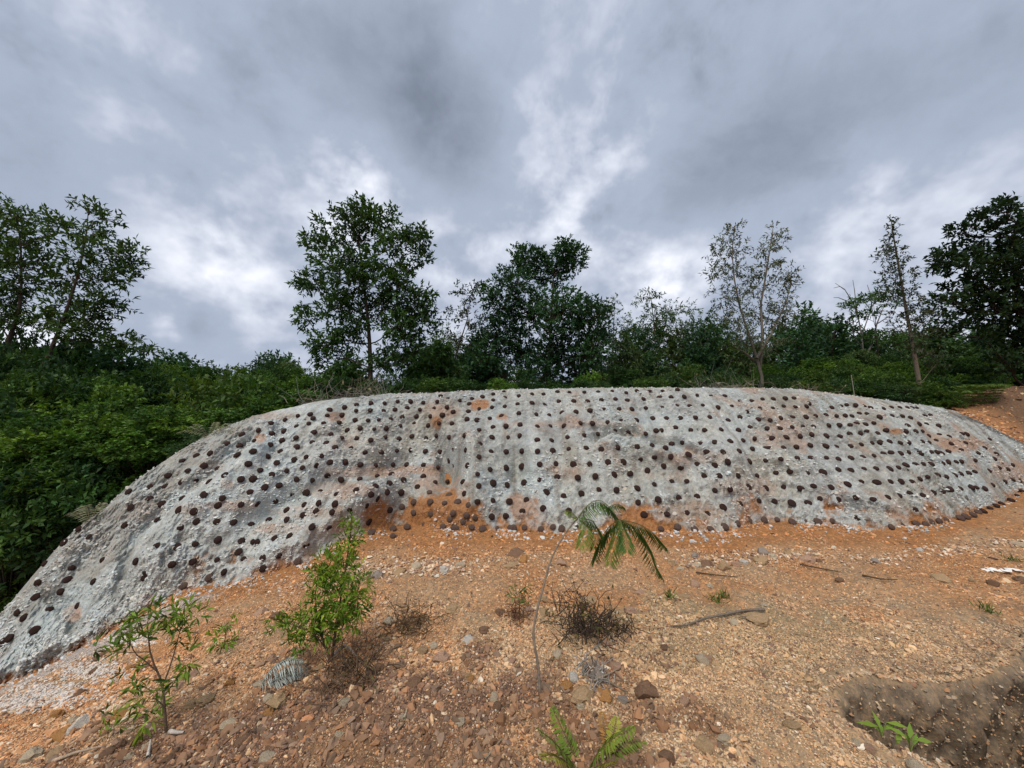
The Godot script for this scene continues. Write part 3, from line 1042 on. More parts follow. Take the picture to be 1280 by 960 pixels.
func build_trees() -> void:
	var dark := [Color(0.056, 0.117, 0.038), Color(0.068, 0.139, 0.046), Color(0.049, 0.098, 0.038)]
	var deep := [Color(0.041, 0.101, 0.048), Color(0.053, 0.124, 0.057), Color(0.036, 0.081, 0.044)]
	var grey := [Color(0.12, 0.145, 0.105), Color(0.14, 0.165, 0.125), Color(0.10, 0.125, 0.085)]
	var mixed := [Color(0.073, 0.121, 0.046), Color(0.097, 0.138, 0.049), Color(0.056, 0.097, 0.041)]
	var brown := Color(0.10, 0.075, 0.055)
	var palebark := Color(0.30, 0.27, 0.23)
	tree("broadleaf_tree", "tall broadleaf tree with an airy crown standing alone behind the mound's dry brush", "", {
		D = 15.0, trunk = [[463, 492], [463, 460], [462, 430], [460, 400], [456, 365], [452, 330], [448, 300], [450, 278]], r = 0.13, bark = brown, deep = 1.0,
		leaf = [0.21, 0.085], dens = 2.9, per = 9, cols = dark,
		blobs = crop([[430, 130, 70], [560, 140, 60], [500, 95, 50], [270, 230, 40], [240, 215, 22], [330, 340, 60], [740, 220, 60], [765, 290, 36], [680, 200, 40], [260, 420, 55], [420, 420, 70], [540, 300, 45], [550, 390, 60], [660, 440, 60], [225, 575, 46], [360, 530, 70], [480, 520, 70], [600, 520, 85], [720, 540, 70], [775, 600, 60], [660, 620, 70], [320, 700, 70], [420, 680, 60], [300, 760, 40], [620, 770, 60], [750, 740, 50], [760, 480, 36], [480, 620, 40], [560, 800, 40], [690, 680, 60], [440, 230, 26], [800, 500, 20], [620, 110, 26], [300, 150, 22], [210, 440, 24], [350, 230, 34], [415, 300, 40], [480, 200, 28], [620, 260, 36], [640, 345, 40], [470, 360, 44], [700, 360, 32], [590, 200, 26]], 320, 240, 3.694)})
	tree("dense_tree", "large dense dark green tree with a domed leafy crown behind the mound", "", {
		D = 19.0, trunk = [[685, 492], [686, 460], [688, 420], [690, 380], [692, 345]], r = 0.2, bark = brown, deep = 1.3,
		leaf = [0.19, 0.095], dens = 4.2, per = 9, cols = deep,
		blobs = [[660, 326, 24], [715, 322, 20], [690, 340, 28], [640, 355, 24], [625, 385, 22], [620, 420, 28], [602, 450, 26], [660, 390, 34], [700, 390, 34], [735, 400, 28], [748, 388, 14], [650, 440, 34], [700, 440, 36], [738, 440, 26], [620, 466, 20], [680, 470, 30], [728, 470, 24], [705, 310, 12], [650, 318, 10], [610, 365, 10], [755, 420, 10]]})
	tree("slender_tree", "thin dark tree with a sparse brownish crown beside the dense domed tree", "", {
		D = 20.0, trunk = [[562, 490], [566, 460], [574, 430], [584, 400], [588, 370]], r = 0.09, bark = brown,
		leaf = [0.2, 0.08], dens = 1.3, per = 8, cols = [Color(0.045, 0.055, 0.03), Color(0.03, 0.05, 0.022)],
		blobs = [[576, 366, 12], [594, 364, 13], [568, 392, 11], [588, 400, 14], [566, 425, 9], [548, 450, 16], [580, 440, 14], [600, 410, 12], [560, 470, 14], [585, 382, 8]]})
	tree("slim_tree", "slim pointed tree with thin foliage in the gap beside the domed tree", "", {
		D = 22.0, trunk = [[764, 492], [765, 450], [767, 410], [769, 372]], r = 0.07, bark = brown, leaf = [0.2, 0.07], dens = 1.1, per = 8, cols = mixed,
		blobs = [[768, 376, 5], [766, 392, 8], [770, 408, 9], [762, 424, 11], [770, 440, 12], [758, 455, 13], [774, 462, 12], [764, 478, 14]]})
	tree("feathery_tree", "hazy green tree with feathery drooping side branches in the middle of the tree line", "", {
		D = 24.0, trunk = [[820, 492], [820, 450], [818, 410], [814, 372]], r = 0.12, bark = brown, leaf = [0.26, 0.07], dens = 1.7, per = 9, hang = 0.3, cols = mixed,
		blobs = [[814, 374, 11], [800, 372, 6], [820, 398, 18], [848, 392, 11], [862, 386, 7], [836, 385, 9], [815, 428, 26], [842, 428, 18], [790, 448, 20], [778, 440, 11], [858, 450, 22], [820, 465, 28], [800, 470, 20]]})
	tree("bushy_tree", "dark bushy tree standing behind the pale two-stemmed tree", "", {
		D = 23.0, trunk = [[888, 492], [888, 450], [888, 400]], r = 0.12, bark = brown, leaf = [0.24, 0.09], dens = 2.0, per = 9, cols = mixed,
		blobs = [[886, 396, 6], [886, 416, 10], [870, 438, 15], [900, 440, 20], [880, 462, 24], [915, 462, 22], [930, 440, 14], [940, 468, 20]]})
	tree("two_stemmed_tree", "tall thin pale tree with two forked stems and wispy grey green leaves", "", {
		D = 13.0, trunk = [[953, 490], [952, 470], [945, 445], [935, 415], [925, 385], [918, 350], [915, 315], [919, 282]], stems = [[[950, 462], [953, 420], [951, 380], [958, 340], [964, 300], [966, 285]], [[946, 448], [965, 415], [982, 380], [990, 350]], [[948, 455], [930, 440], [915, 432]]],
		r = 0.075, bark = Color(0.24, 0.21, 0.175), leaf = [0.15, 0.042], dens = 1.8, per = 7, hang = 0.25, cols = grey, limb = 0.7,
		blobs = [[918, 285, 7], [908, 300, 11], [900, 318, 13], [925, 308, 10], [893, 342, 11], [915, 338, 14], [903, 370, 14], [924, 368, 12], [966, 290, 7], [955, 310, 11], [972, 305, 9], [960, 335, 15], [984, 345, 13], [993, 352, 7], [950, 360, 15], [975, 375, 13], [945, 390, 15], [965, 400, 15], [985, 392, 10], [920, 400, 13], [930, 420, 15], [958, 430, 15], [905, 395, 10], [940, 345, 8]]})
	tree("round_tree", "dark round-headed tree right of the pale two-stemmed tree", "", {
		D = 20.0, trunk = [[1000, 492], [1002, 450], [1004, 405]], r = 0.12, bark = brown, leaf = [0.24, 0.11], dens = 2.2, per = 9, cols = deep,
		blobs = [[1003, 395, 13], [1012, 410, 15], [993, 428, 18], [1000, 458, 22], [1018, 436, 14], [985, 470, 18]]})
	tree("round_tree", "dark tree with a stepped lumpy crown standing before the bare branches", "", {
		D = 21.0, trunk = [[1040, 492], [1040, 450], [1043, 415]], r = 0.12, bark = brown, leaf = [0.24, 0.11], dens = 2.2, per = 9, cols = deep,
		blobs = [[1046, 409, 9], [1056, 408, 7], [1036, 420, 14], [1030, 445, 19], [1060, 440, 14], [1050, 465, 20], [1030, 472, 18]]})
	tree("flat_topped_tree", "small tree with flat layers of dark feathery leaves among bare branches", "", {
		D = 19.0, trunk = [[1100, 492], [1098, 450], [1095, 410], [1092, 380]], r = 0.07, bark = brown, leaf = [0.2, 0.06], dens = 2.0, per = 9, flat = 0.35, cols = dark,
		blobs = [[1066, 382, 10], [1080, 376, 12], [1098, 372, 14], [1114, 366, 10], [1075, 394, 9], [1090, 392, 9], [1120, 380, 10], [1108, 424, 16], [1095, 420, 12], [1125, 428, 14]]})
	tree("leaning_tree", "thin leaning pale-barked tree with sparse foliage rising behind the mound's end", "", {
		D = 12.5, trunk = [[1152, 506], [1149, 480], [1144, 450], [1139, 420], [1133, 390], [1127, 355], [1121, 320], [1116, 290], [1114, 274]], r = 0.1, bark = Color(0.23, 0.19, 0.145),
		leaf = [0.12, 0.045], dens = 1.9, per = 8, hang = 0.1, limb = 0.5, cols = [Color(0.055, 0.075, 0.045), Color(0.045, 0.065, 0.035), Color(0.07, 0.085, 0.055)],
		blobs = [[1114, 280, 6], [1116, 292, 7], [1110, 304, 8], [1120, 312, 8], [1104, 322, 9], [1124, 328, 8], [1110, 340, 10], [1130, 344, 10], [1104, 356, 7], [1138, 362, 11], [1118, 366, 9], [1150, 380, 10], [1142, 394, 11], [1160, 396, 9], [1126, 394, 8], [1152, 420, 13], [1166, 416, 8], [1122, 408, 9], [1140, 438, 9], [1164, 440, 9], [1170, 455, 10]]})
	tree("right_tree", "big dark tree with heavy near-black foliage at the clearing's edge by the soil heap", "", {
		D = 13.0, trunk = [[1292, 500], [1288, 450], [1280, 400], [1270, 350], [1262, 310]], r = 0.2, bark = Color(0.06, 0.05, 0.04), deep = 1.2, leaf = [0.19, 0.09], dens = 1.9, per = 9, cols = [Color(0.022, 0.045, 0.020), Color(0.028, 0.055, 0.024), Color(0.018, 0.036, 0.016)],
		blobs = crop([[1060, 90, 55], [990, 100, 30], [1110, 150, 60], [870, 190, 50], [840, 280, 65], [775, 320, 42], [900, 330, 60], [1000, 300, 90], [1090, 260, 80], [860, 430, 60], [800, 490, 52], [880, 530, 60], [980, 430, 70], [1080, 400, 80], [1000, 520, 60], [1100, 520, 70], [800, 600, 34], [750, 650, 24], [1080, 620, 70], [1000, 640, 50], [1120, 720, 60], [1060, 760, 60], [940, 120, 26], [960, 650, 30], [1160, 300, 90], [1180, 480, 90], [1190, 650, 90], [1180, 140, 70]], 960, 240, 3.556)})
	var left_cols := [Color(0.052, 0.10, 0.03), Color(0.062, 0.115, 0.034), Color(0.042, 0.08, 0.026)]
	tree("acacia_tree", "tall tree with long upright leaf tufts, half cut by the clearing's far bushes", "", {
		D = 11.0, trunk = [[2, 480], [6, 450], [11, 425], [24, 390], [27, 352], [26, 310], [22, 270]], r = 0.09, bark = Color(0.10, 0.078, 0.06), leaf = [0.17, 0.058], dens = 1.5, per = 9, cols = left_cols,
		blobs = crop([[30, 70, 50], [80, 130, 55], [160, 140, 45], [40, 220, 75], [130, 240, 65], [200, 220, 46], [30, 330, 60], [120, 340, 65], [200, 360, 55], [60, 450, 55], [150, 480, 46], [30, 550, 55], [100, 560, 46], [30, 650, 46], [120, 660, 55], [190, 640, 46], [-60, 200, 90], [-80, 400, 90], [-60, 600, 80]], 0, 240, 4.0)})
	tree("acacia_tree", "leaning tree with long upright leaf tufts spreading over the dark valley shrubs", "", {
		D = 10.5, trunk = [[46, 480], [56, 455], [66, 432], [76, 408], [86, 380], [95, 352], [103, 320], [109, 285], [110, 268]], r = 0.08, bark = Color(0.10, 0.078, 0.06), leaf = [0.17, 0.058], dens = 1.5, per = 9, cols = left_cols,
		blobs = crop([[440, 100, 46], [540, 130, 36], [260, 150, 40], [330, 190, 40], [420, 220, 50], [470, 200, 36], [400, 320, 60], [500, 310, 55], [600, 310, 50], [685, 300, 30], [660, 380, 46], [560, 420, 55], [640, 440, 46], [460, 420, 55], [350, 420, 55], [240, 450, 55], [280, 560, 55], [480, 540, 55], [560, 580, 50], [630, 565, 24], [350, 560, 46], [250, 650, 55], [380, 640, 55], [450, 620, 55], [480, 700, 55], [340, 700, 46], [420, 740, 55], [560, 740, 36], [620, 750, 36], [690, 780, 36], [745, 805, 20]], 0, 240, 4.0)})
	tree("valley_tree", "very dark rounded tree under the leaning acacia at the valley's edge", "", {
		D = 13.0, trunk = [[120, 520], [122, 480], [126, 450]], r = 0.14, bark = brown, leaf = [0.2, 0.1], dens = 2.4, per = 9, cols = deep,
		blobs = crop([[400, 800, 60], [480, 830, 70], [580, 850, 60], [640, 880, 40], [560, 930, 80], [420, 900, 80], [480, 990, 90], [600, 1000, 70], [360, 860, 40]], 0, 240, 4.0)})
	# the belt of middling trees that closes the line behind the crest
	var belt := [[548, 446, 18, 0], [600, 440, 20, 1], [778, 436, 21, 2], [800, 428, 23, 1], [850, 425, 24, 2], [880, 420, 22, 1], [905, 432, 24, 0], [935, 440, 22, 2], [975, 425, 23, 0], [1020, 430, 24, 1], [1065, 428, 23, 0], [1090, 432, 21, 1], [1120, 436, 22, 0], [1150, 430, 23, 2], [1180, 436, 21, 0], [1205, 430, 22, 1], [1235, 425, 20, 0], [345, 462, 20, 1], [520, 455, 19, 0], [745, 430, 25, 2], [790, 412, 26, 2], [832, 408, 27, 1], [866, 412, 26, 2], [898, 418, 25, 0], [985, 418, 26, 2], [1015, 412, 25, 0], [1042, 420, 26, 1], [1140, 425, 26, 2], [1170, 420, 26, 0], [560, 432, 24, 2], [430, 462, 19, 0], [215, 462, 20, 1], [185, 470, 19, 0]]
	var sorts := ["dark leafy", "mid green", "pale green"]
	for k in belt.size():
		var q: Array = belt[k]
		var u: float = q[0]
		var v: float = q[1]
		var bl := []
		for j in 16:
			var f := j / 15.0
			var vv := lerpf(v - 8, 486, pow(f, 0.8))
			bl.append([u + rng.randf_range(-1, 1) * lerpf(5, 26, sqrt(f)), vv, rng.randf_range(9, 17)])
		tree("belt_tree", "%s tree of middling height in the belt behind the crest" % sorts[q[3]], "middling trees in the belt behind the crest", {
			D = float(q[2]), trunk = [[u, 494], [u + rng.randf_range(-3, 3), 470], [u + rng.randf_range(-4, 4), v + 14]], r = 0.09, bark = brown, leaf = [0.24, 0.10 if q[3] < 2 else 0.07], dens = 2.0, per = 9, hang = 0.25 if q[3] == 2 else 0.0, cols = [dark, deep, mixed][q[3]], blobs = bl})
	# bare tree
	var root := thing("bare_tree", "leafless pale grey tree with thin forked branches above the dark bushes", "tree", Vector3(at(1080, 490, 20).x, 1.6, -20))
	var wood := Soup.new()
	var bp := root.position
	var pale := Color(0.33, 0.31, 0.29)
	for br in [[[1082, 492], [1080, 450], [1077, 420], [1073, 398], [1066, 378], [1056, 362], [1044, 354]], [[1073, 398], [1070, 380], [1068, 362], [1066, 350]], [[1066, 378], [1058, 376], [1048, 372], [1042, 372]], [[1077, 420], [1084, 400], [1090, 384], [1100, 362], [1106, 352]], [[1090, 384], [1088, 368], [1084, 356]], [[1080, 450], [1090, 430], [1096, 405], [1104, 385], [1112, 378]], [[1096, 405], [1112, 395], [1120, 385]], [[1056, 362], [1050, 358], [1042, 360]], [[1079, 436], [1070, 425], [1064, 410]]]:
		var pp := PackedVector3Array()
		var rr := PackedFloat32Array()
		for k in br.size():
			pp.append(at(br[k][0], br[k][1], 20.0 + rng.randf_range(-0.3, 0.3)) - bp)
			rr.append(lerpf(0.055 if br[0][1] > 440 else 0.03, 0.012, k / float(br.size() - 1)))
		wood.tube(pp, rr, 5, pale)
	part("trunk", wood.mesh(), M.bark, root)

# ---------------------------------------------------------------- shrubs
func shrub_mesh(sd: int, cols: Array, blobs: int, per_blob: int, L: float, W: float, hang: float, tall: float) -> Array:
	rng.seed = sd
	var leaves := Soup.new()
	var wood := Soup.new()
	for b in blobs:
		var w := rng.randf() * TAU
		var rr := sqrt(rng.randf()) * 0.8
		var hgt := rng.randf_range(0.12, 1.0)
		var shape := 1.1 - 0.55 * hgt if tall < 2.0 else 0.55 + 0.6 * sin(PI * clampf(hgt, 0.1, 0.95))
		var c := Vector3(cos(w) * rr * shape, hgt * tall, sin(w) * rr * shape)
		var br := rng.randf_range(0.17, 0.33)
		wood.tube(PackedVector3Array([Vector3(c.x * 0.15, -0.1, c.z * 0.15), Vector3(c.x * 0.3, c.y * 0.55, c.z * 0.3) + rand_dir() * 0.06, c]), PackedFloat32Array([0.022, 0.014, 0.006]), 4, Color(0.1, 0.08, 0.055))
		var cc: Color = vary(cols[rng.randi() % cols.size()], 0.3)
		for k in int(per_blob * br * br * 14.0):
			var off := rand_dir()
			off.y = off.y * 0.75 + 0.15
			twig(leaves, c + off * br * pow(rng.randf(), 0.35), (off + Vector3(0, 0.3 - hang, 0)).normalized(), 7, L, W, L * 1.3, vary(cc, 0.15), hang)
	return [wood.mesh(), leaves.mesh(), tall]

func build_shrubs() -> void:
	var kinds := []
	var gr := [[Color(0.036, 0.082, 0.026), Color(0.049, 0.106, 0.029), Color(0.029, 0.065, 0.024)], [Color(0.089, 0.179, 0.032), Color(0.114, 0.211, 0.036), Color(0.065, 0.138, 0.029)], [Color(0.056, 0.114, 0.042), Color(0.082, 0.130, 0.049), Color(0.046, 0.089, 0.036)], [Color(0.065, 0.138, 0.032), Color(0.089, 0.162, 0.038), Color(0.049, 0.097, 0.029)]]
	kinds.append([shrub_mesh(51, gr[0], 30, 44, 0.100, 0.050, 0.00, 1.30), shrub_mesh(71, gr[0], 64, 44, 0.100, 0.050, 0.00, 3.2)])
	kinds.append([shrub_mesh(52, gr[1], 28, 44, 0.085, 0.042, 0.10, 1.25), shrub_mesh(72, gr[1], 64, 44, 0.085, 0.042, 0.10, 3.2)])
	kinds.append([shrub_mesh(53, gr[2], 28, 40, 0.120, 0.030, 0.35, 1.50), shrub_mesh(73, gr[2], 64, 40, 0.120, 0.030, 0.35, 3.2)])
	kinds.append([shrub_mesh(54, gr[3], 30, 44, 0.090, 0.040, 0.05, 1.35), shrub_mesh(74, gr[3], 64, 44, 0.090, 0.040, 0.05, 3.2)])
	rng.seed = 777
	var names := ["dark_shrub", "leafy_shrub", "feathery_shrub", "green_shrub"]
	# rows: [list of [u of top, v of top, depth, width factor, kind]]
	var valley := []
	for k in 74:
		# the thicket that fills the valley behind the mound's left end: nearer ones stand lower
		var q := k / 73.0
		var d := lerpf(6.6, 13.5, sqrt(q))
		var u := rng.randf_range(-40, 330)
		valley.append([u, d])
	for it in valley:
		var a: float = pix(it[0], 500).x
		var d: float = it[1]
		var c := col(a)
		if d < tab(cdr, c) + 0.9:
			d = tab(cdr, c) + rng.randf_range(0.9, 2.0)
		var x: float = a * d
		var g := ground(x, d)
		# crowns reach towards the eye-line hedge at the back, lower in front
		var top: float = EYE + d * pix(it[0], lerpf(640, 480, smoothstep(6.5, 11.5, d)) + rng.randf_range(-34, 56) + maxf(0, 90 - it[0] * 0.5) * (1.0 - smoothstep(8.0, 12.0, d))).y
		var hh := clampf(top - g, 0.7, 5.2)
		var kind: int = [0, 0, 0, 2, 3, 0, 3, 1][rng.randi() % 8]
		shrub(kinds, names, kind, x, g, d, hh, rng.randf_range(0.9, 1.25) * clampf(hh, 1.0, 2.6) * 0.62, "valley")
	# bushes that stand before the two leaning trees' trunks
	for it in [[0, 408, 12.0, 0], [28, 410, 12.2, 3], [52, 414, 12.0, 0], [72, 420, 12.4, 3], [-14, 424, 9.8, 0], [14, 430, 9.7, 0], [40, 438, 9.6, 3], [66, 446, 9.5, 0], [96, 452, 9.4, 3], [22, 452, 9.4, 3], [50, 458, 9.2, 0], [80, 462, 9.2, 3], [110, 470, 9.0, 0], [140, 478, 9.0, 1], [10, 500, 8.0, 0], [60, 505, 8.0, 3], [105, 515, 7.8, 1], [165, 500, 8.6, 3], [200, 505, 8.2, 1], [30, 560, 7.0, 3], [85, 570, 6.9, 0]]:
		var a: float = pix(it[0], it[1]).x
		var d: float = it[2]
		var g := ground(a * d, d)
		shrub(kinds, names, it[3], a * d, g, d, maxf(EYE + d * pix(it[0], it[1]).y - g, 0.7), rng.randf_range(1.0, 1.35), "valley")
	# the brighter hedge behind the mound's left shoulder
	for it in [[185, 462, 14.0, 3], [205, 452, 15.0, 1], [232, 452, 14.5, 3], [258, 456, 13.5, 1], [285, 455, 14.0, 1], [310, 458, 14.0, 3], [335, 455, 15.0, 3], [352, 450, 16.0, 2], [375, 458, 14.5, 1], [395, 466, 13.0, 3], [420, 470, 13.0, 0], [300, 476, 11.5, 1], [265, 482, 11.0, 3], [340, 484, 11.0, 0], [225, 490, 11.0, 0], [370, 480, 11.5, 3], [160, 470, 13.0, 0], [240, 475, 12.0, 1], [318, 495, 10.0, 1], [285, 500, 9.5, 3]]:
		var a: float = pix(it[0], it[1]).x
		var d: float = it[2]
		var g := ground(a * d, d)
		var top: float = EYE + d * pix(it[0], it[1]).y
		shrub(kinds, names, it[3], a * d, g, d, maxf(top - g, 0.7), rng.randf_range(0.9, 1.2), "hedge")
	# undergrowth along the foot of the tree line
	for it in [[440, 472, 12.5, 0], [470, 470, 13, 2], [500, 474, 12.0, 0], [530, 468, 14, 0], [548, 472, 13, 3], [575, 474, 15, 0], [600, 476, 13, 0], [628, 470, 12, 1], [650, 474, 15, 0], [690, 476, 14, 0], [725, 474, 14, 0], [760, 478, 13, 2], [790, 474, 14, 0], [815, 472, 13, 3], [840, 468, 15, 2], [870, 470, 14, 2], [895, 466, 12, 2], [925, 470, 13, 3], [965, 468, 13, 2], [990, 466, 14, 0], [1015, 462, 14, 3], [1040, 462, 15, 0], [1060, 455, 15, 3], [1085, 448, 16, 3], [1105, 445, 16, 0], [1090, 465, 13, 3], [1125, 452, 15, 1], [1150, 450, 16, 3], [1170, 452, 17, 2], [1190, 452, 16, 0], [1210, 458, 16, 3], [1235, 440, 17, 0], [1260, 430, 17, 0], [1120, 478, 12, 2], [1145, 476, 12.5, 3], [1180, 474, 13, 2], [1205, 478, 13.5, 0], [1170, 488, 12, 3], [1225, 470, 15, 0], [1290, 440, 16, 0], [1060, 476, 13, 0], [1030, 476, 13, 2], [1000, 476, 12.5, 3], [1012, 448, 15.5, 1], [1048, 444, 16, 3], [1075, 438, 16.5, 2], [1098, 455, 14, 1], [1112, 440, 17, 0], [1136, 462, 13.5, 1], [1162, 440, 17, 3], [1188, 444, 16.5, 0], [1208, 446, 16, 1], [1222, 450, 15.5, 3], [1155, 470, 13, 0], [1195, 466, 14, 1], [960, 455, 15, 1], [900, 458, 15, 0], [860, 455, 16, 3], [780, 458, 16, 0], [740, 462, 15, 1]]:
		var a: float = pix(it[0], it[1]).x
		var d: float = it[2]
		var g := ground(a * d, d)
		var top: float = EYE + d * pix(it[0], it[1]).y
		shrub(kinds, names, it[3], a * d, g, d, maxf(top - g, 0.45), rng.randf_range(0.8, 1.15), "wood")
	# a farther belt that closes the gaps near the horizon
	for k in 34:
		var u := -60.0 + k * 42.0 + rng.randf_range(-10, 10)
		var d := rng.randf_range(26, 34)
		var a := pix(u, 480).x
		var g := ground(a * d, d)
		var top: float = EYE + d * pix(u, rng.randf_range(452, 478)).y
		shrub(kinds, names, [0, 2, 3][k % 3], a * d, g, d, maxf(top - g, 1.0), rng.randf_range(1.9, 2.6), "far")

var shrub_proto := {}
func shrub(kinds: Array, names: Array, kind: int, x: float, g: float, d: float, hh: float, wide: float, place: String) -> void:
	var text: Array = {
		"valley": [["dense dark green shrub in the valley thicket beside the mound's lower end", "bright leafy shrub in the valley thicket beside the mound's lower end", "drooping feathery shrub in the valley thicket beside the mound's lower end", "mid green bushy shrub in the valley thicket beside the mound's lower end"], "shrubs filling the valley beside the mound"],
		"hedge": [["dark shrub in the hedge behind the mound's sloping shoulder", "yellow green leafy shrub in the hedge behind the mound's sloping shoulder", "pale feathery shrub in the hedge behind the mound's sloping shoulder", "green bushy shrub in the hedge behind the mound's sloping shoulder"], "hedge of shrubs behind the mound's shoulder"],
		"wood": [["low dark shrub growing under the tree line behind the mound's crest", "low yellow green shrub growing under the tree line behind the mound's crest", "low feathery shrub growing under the tree line behind the mound's crest", "low green bushy shrub growing under the tree line behind the mound's crest"], "undergrowth along the tree line"],
		"far": [["distant dark treetop seen through gaps between the trees", "distant bright treetop seen through gaps between the trees", "distant feathery treetop seen through gaps between the trees", "distant green treetop seen through gaps between the trees"], "distant treetops behind the tree line"]}[place]
	var size_word := ""
	if place == "valley":
		size_word = ("tall " if hh > 3.0 else ("low " if hh < 1.5 else "")) + ("broad " if wide > 1.5 else "")
	elif place == "wood":
		size_word = "spreading " if wide > 1.0 else "narrow "
	var say: String = size_word + text[0][kind]
	var o: Node3D
	wide = minf(wide, hh * 0.75 + 0.25)
	var form := 1 if hh / wide > 2.1 else 0
	var key := kind * 2 + form
	if not shrub_proto.has(key):
		o = thing(names[kind], say, "shrub", Vector3.ZERO, text[1])
		part("stems", kinds[kind][form][0], M.bark, o)
		part("foliage", kinds[kind][form][1], M.leaf, o)
		shrub_proto[key] = o
	else:
		o = shrub_proto[key].duplicate()
		o.name = numbered(names[kind])
		add_child(o)
		tag(o, say, "shrub", text[1])
	o.position = Vector3(x, g, -d)
	o.rotation.y = rng.randf() * TAU
	o.scale = Vector3(wide, hh / (kinds[kind][form][2] + 0.25), wide)

# ---------------------------------------------------------------- loose stones
func scatter(called: String, parent: Node, label: String, cat: String, mesh: Mesh, list: Array) -> void:
	var mm := MultiMesh.new()
	mm.transform_format = MultiMesh.TRANSFORM_3D
	mm.use_colors = true
	mm.mesh = mesh
	mm.instance_count = list.size()
	for k in list.size():
		mm.set_instance_transform(k, list[k][0])
		mm.set_instance_color(k, list[k][1])
	var o := MultiMeshInstance3D.new()
	o.name = called
	o.multimesh = mm
	o.material_override = M.stone
	o.set_meta("kind", "stuff")
	if label != "":
		tag(o, label, cat)
	parent.add_child(o, true)

func tumble(r: float, flat: float) -> Basis:
	var b := Basis(rand_dir(), rng.randf() * TAU)
	return Basis.from_scale(Vector3(1, flat, 1)) * b * Basis.from_scale(Vector3(r * rng.randf_range(0.5, 1.5), r * rng.randf_range(0.4, 1.0), r * rng.randf_range(0.6, 1.4)))

func pebble_color(base: Color) -> Color:
	var k := rng.randf()
	if k < 0.55:
		return vary(base, 0.35)
	if k < 0.68:
		return vary(Color(0.54, 0.375, 0.225), 0.3)
	if k < 0.715:
		return vary(Color(0.64, 0.53, 0.40), 0.25)
	if k < 0.86:
		return vary(Color(0.20, 0.12, 0.085), 0.35)
	return vary(base.lerp(Color(0.50, 0.24, 0.11), 0.6), 0.25)

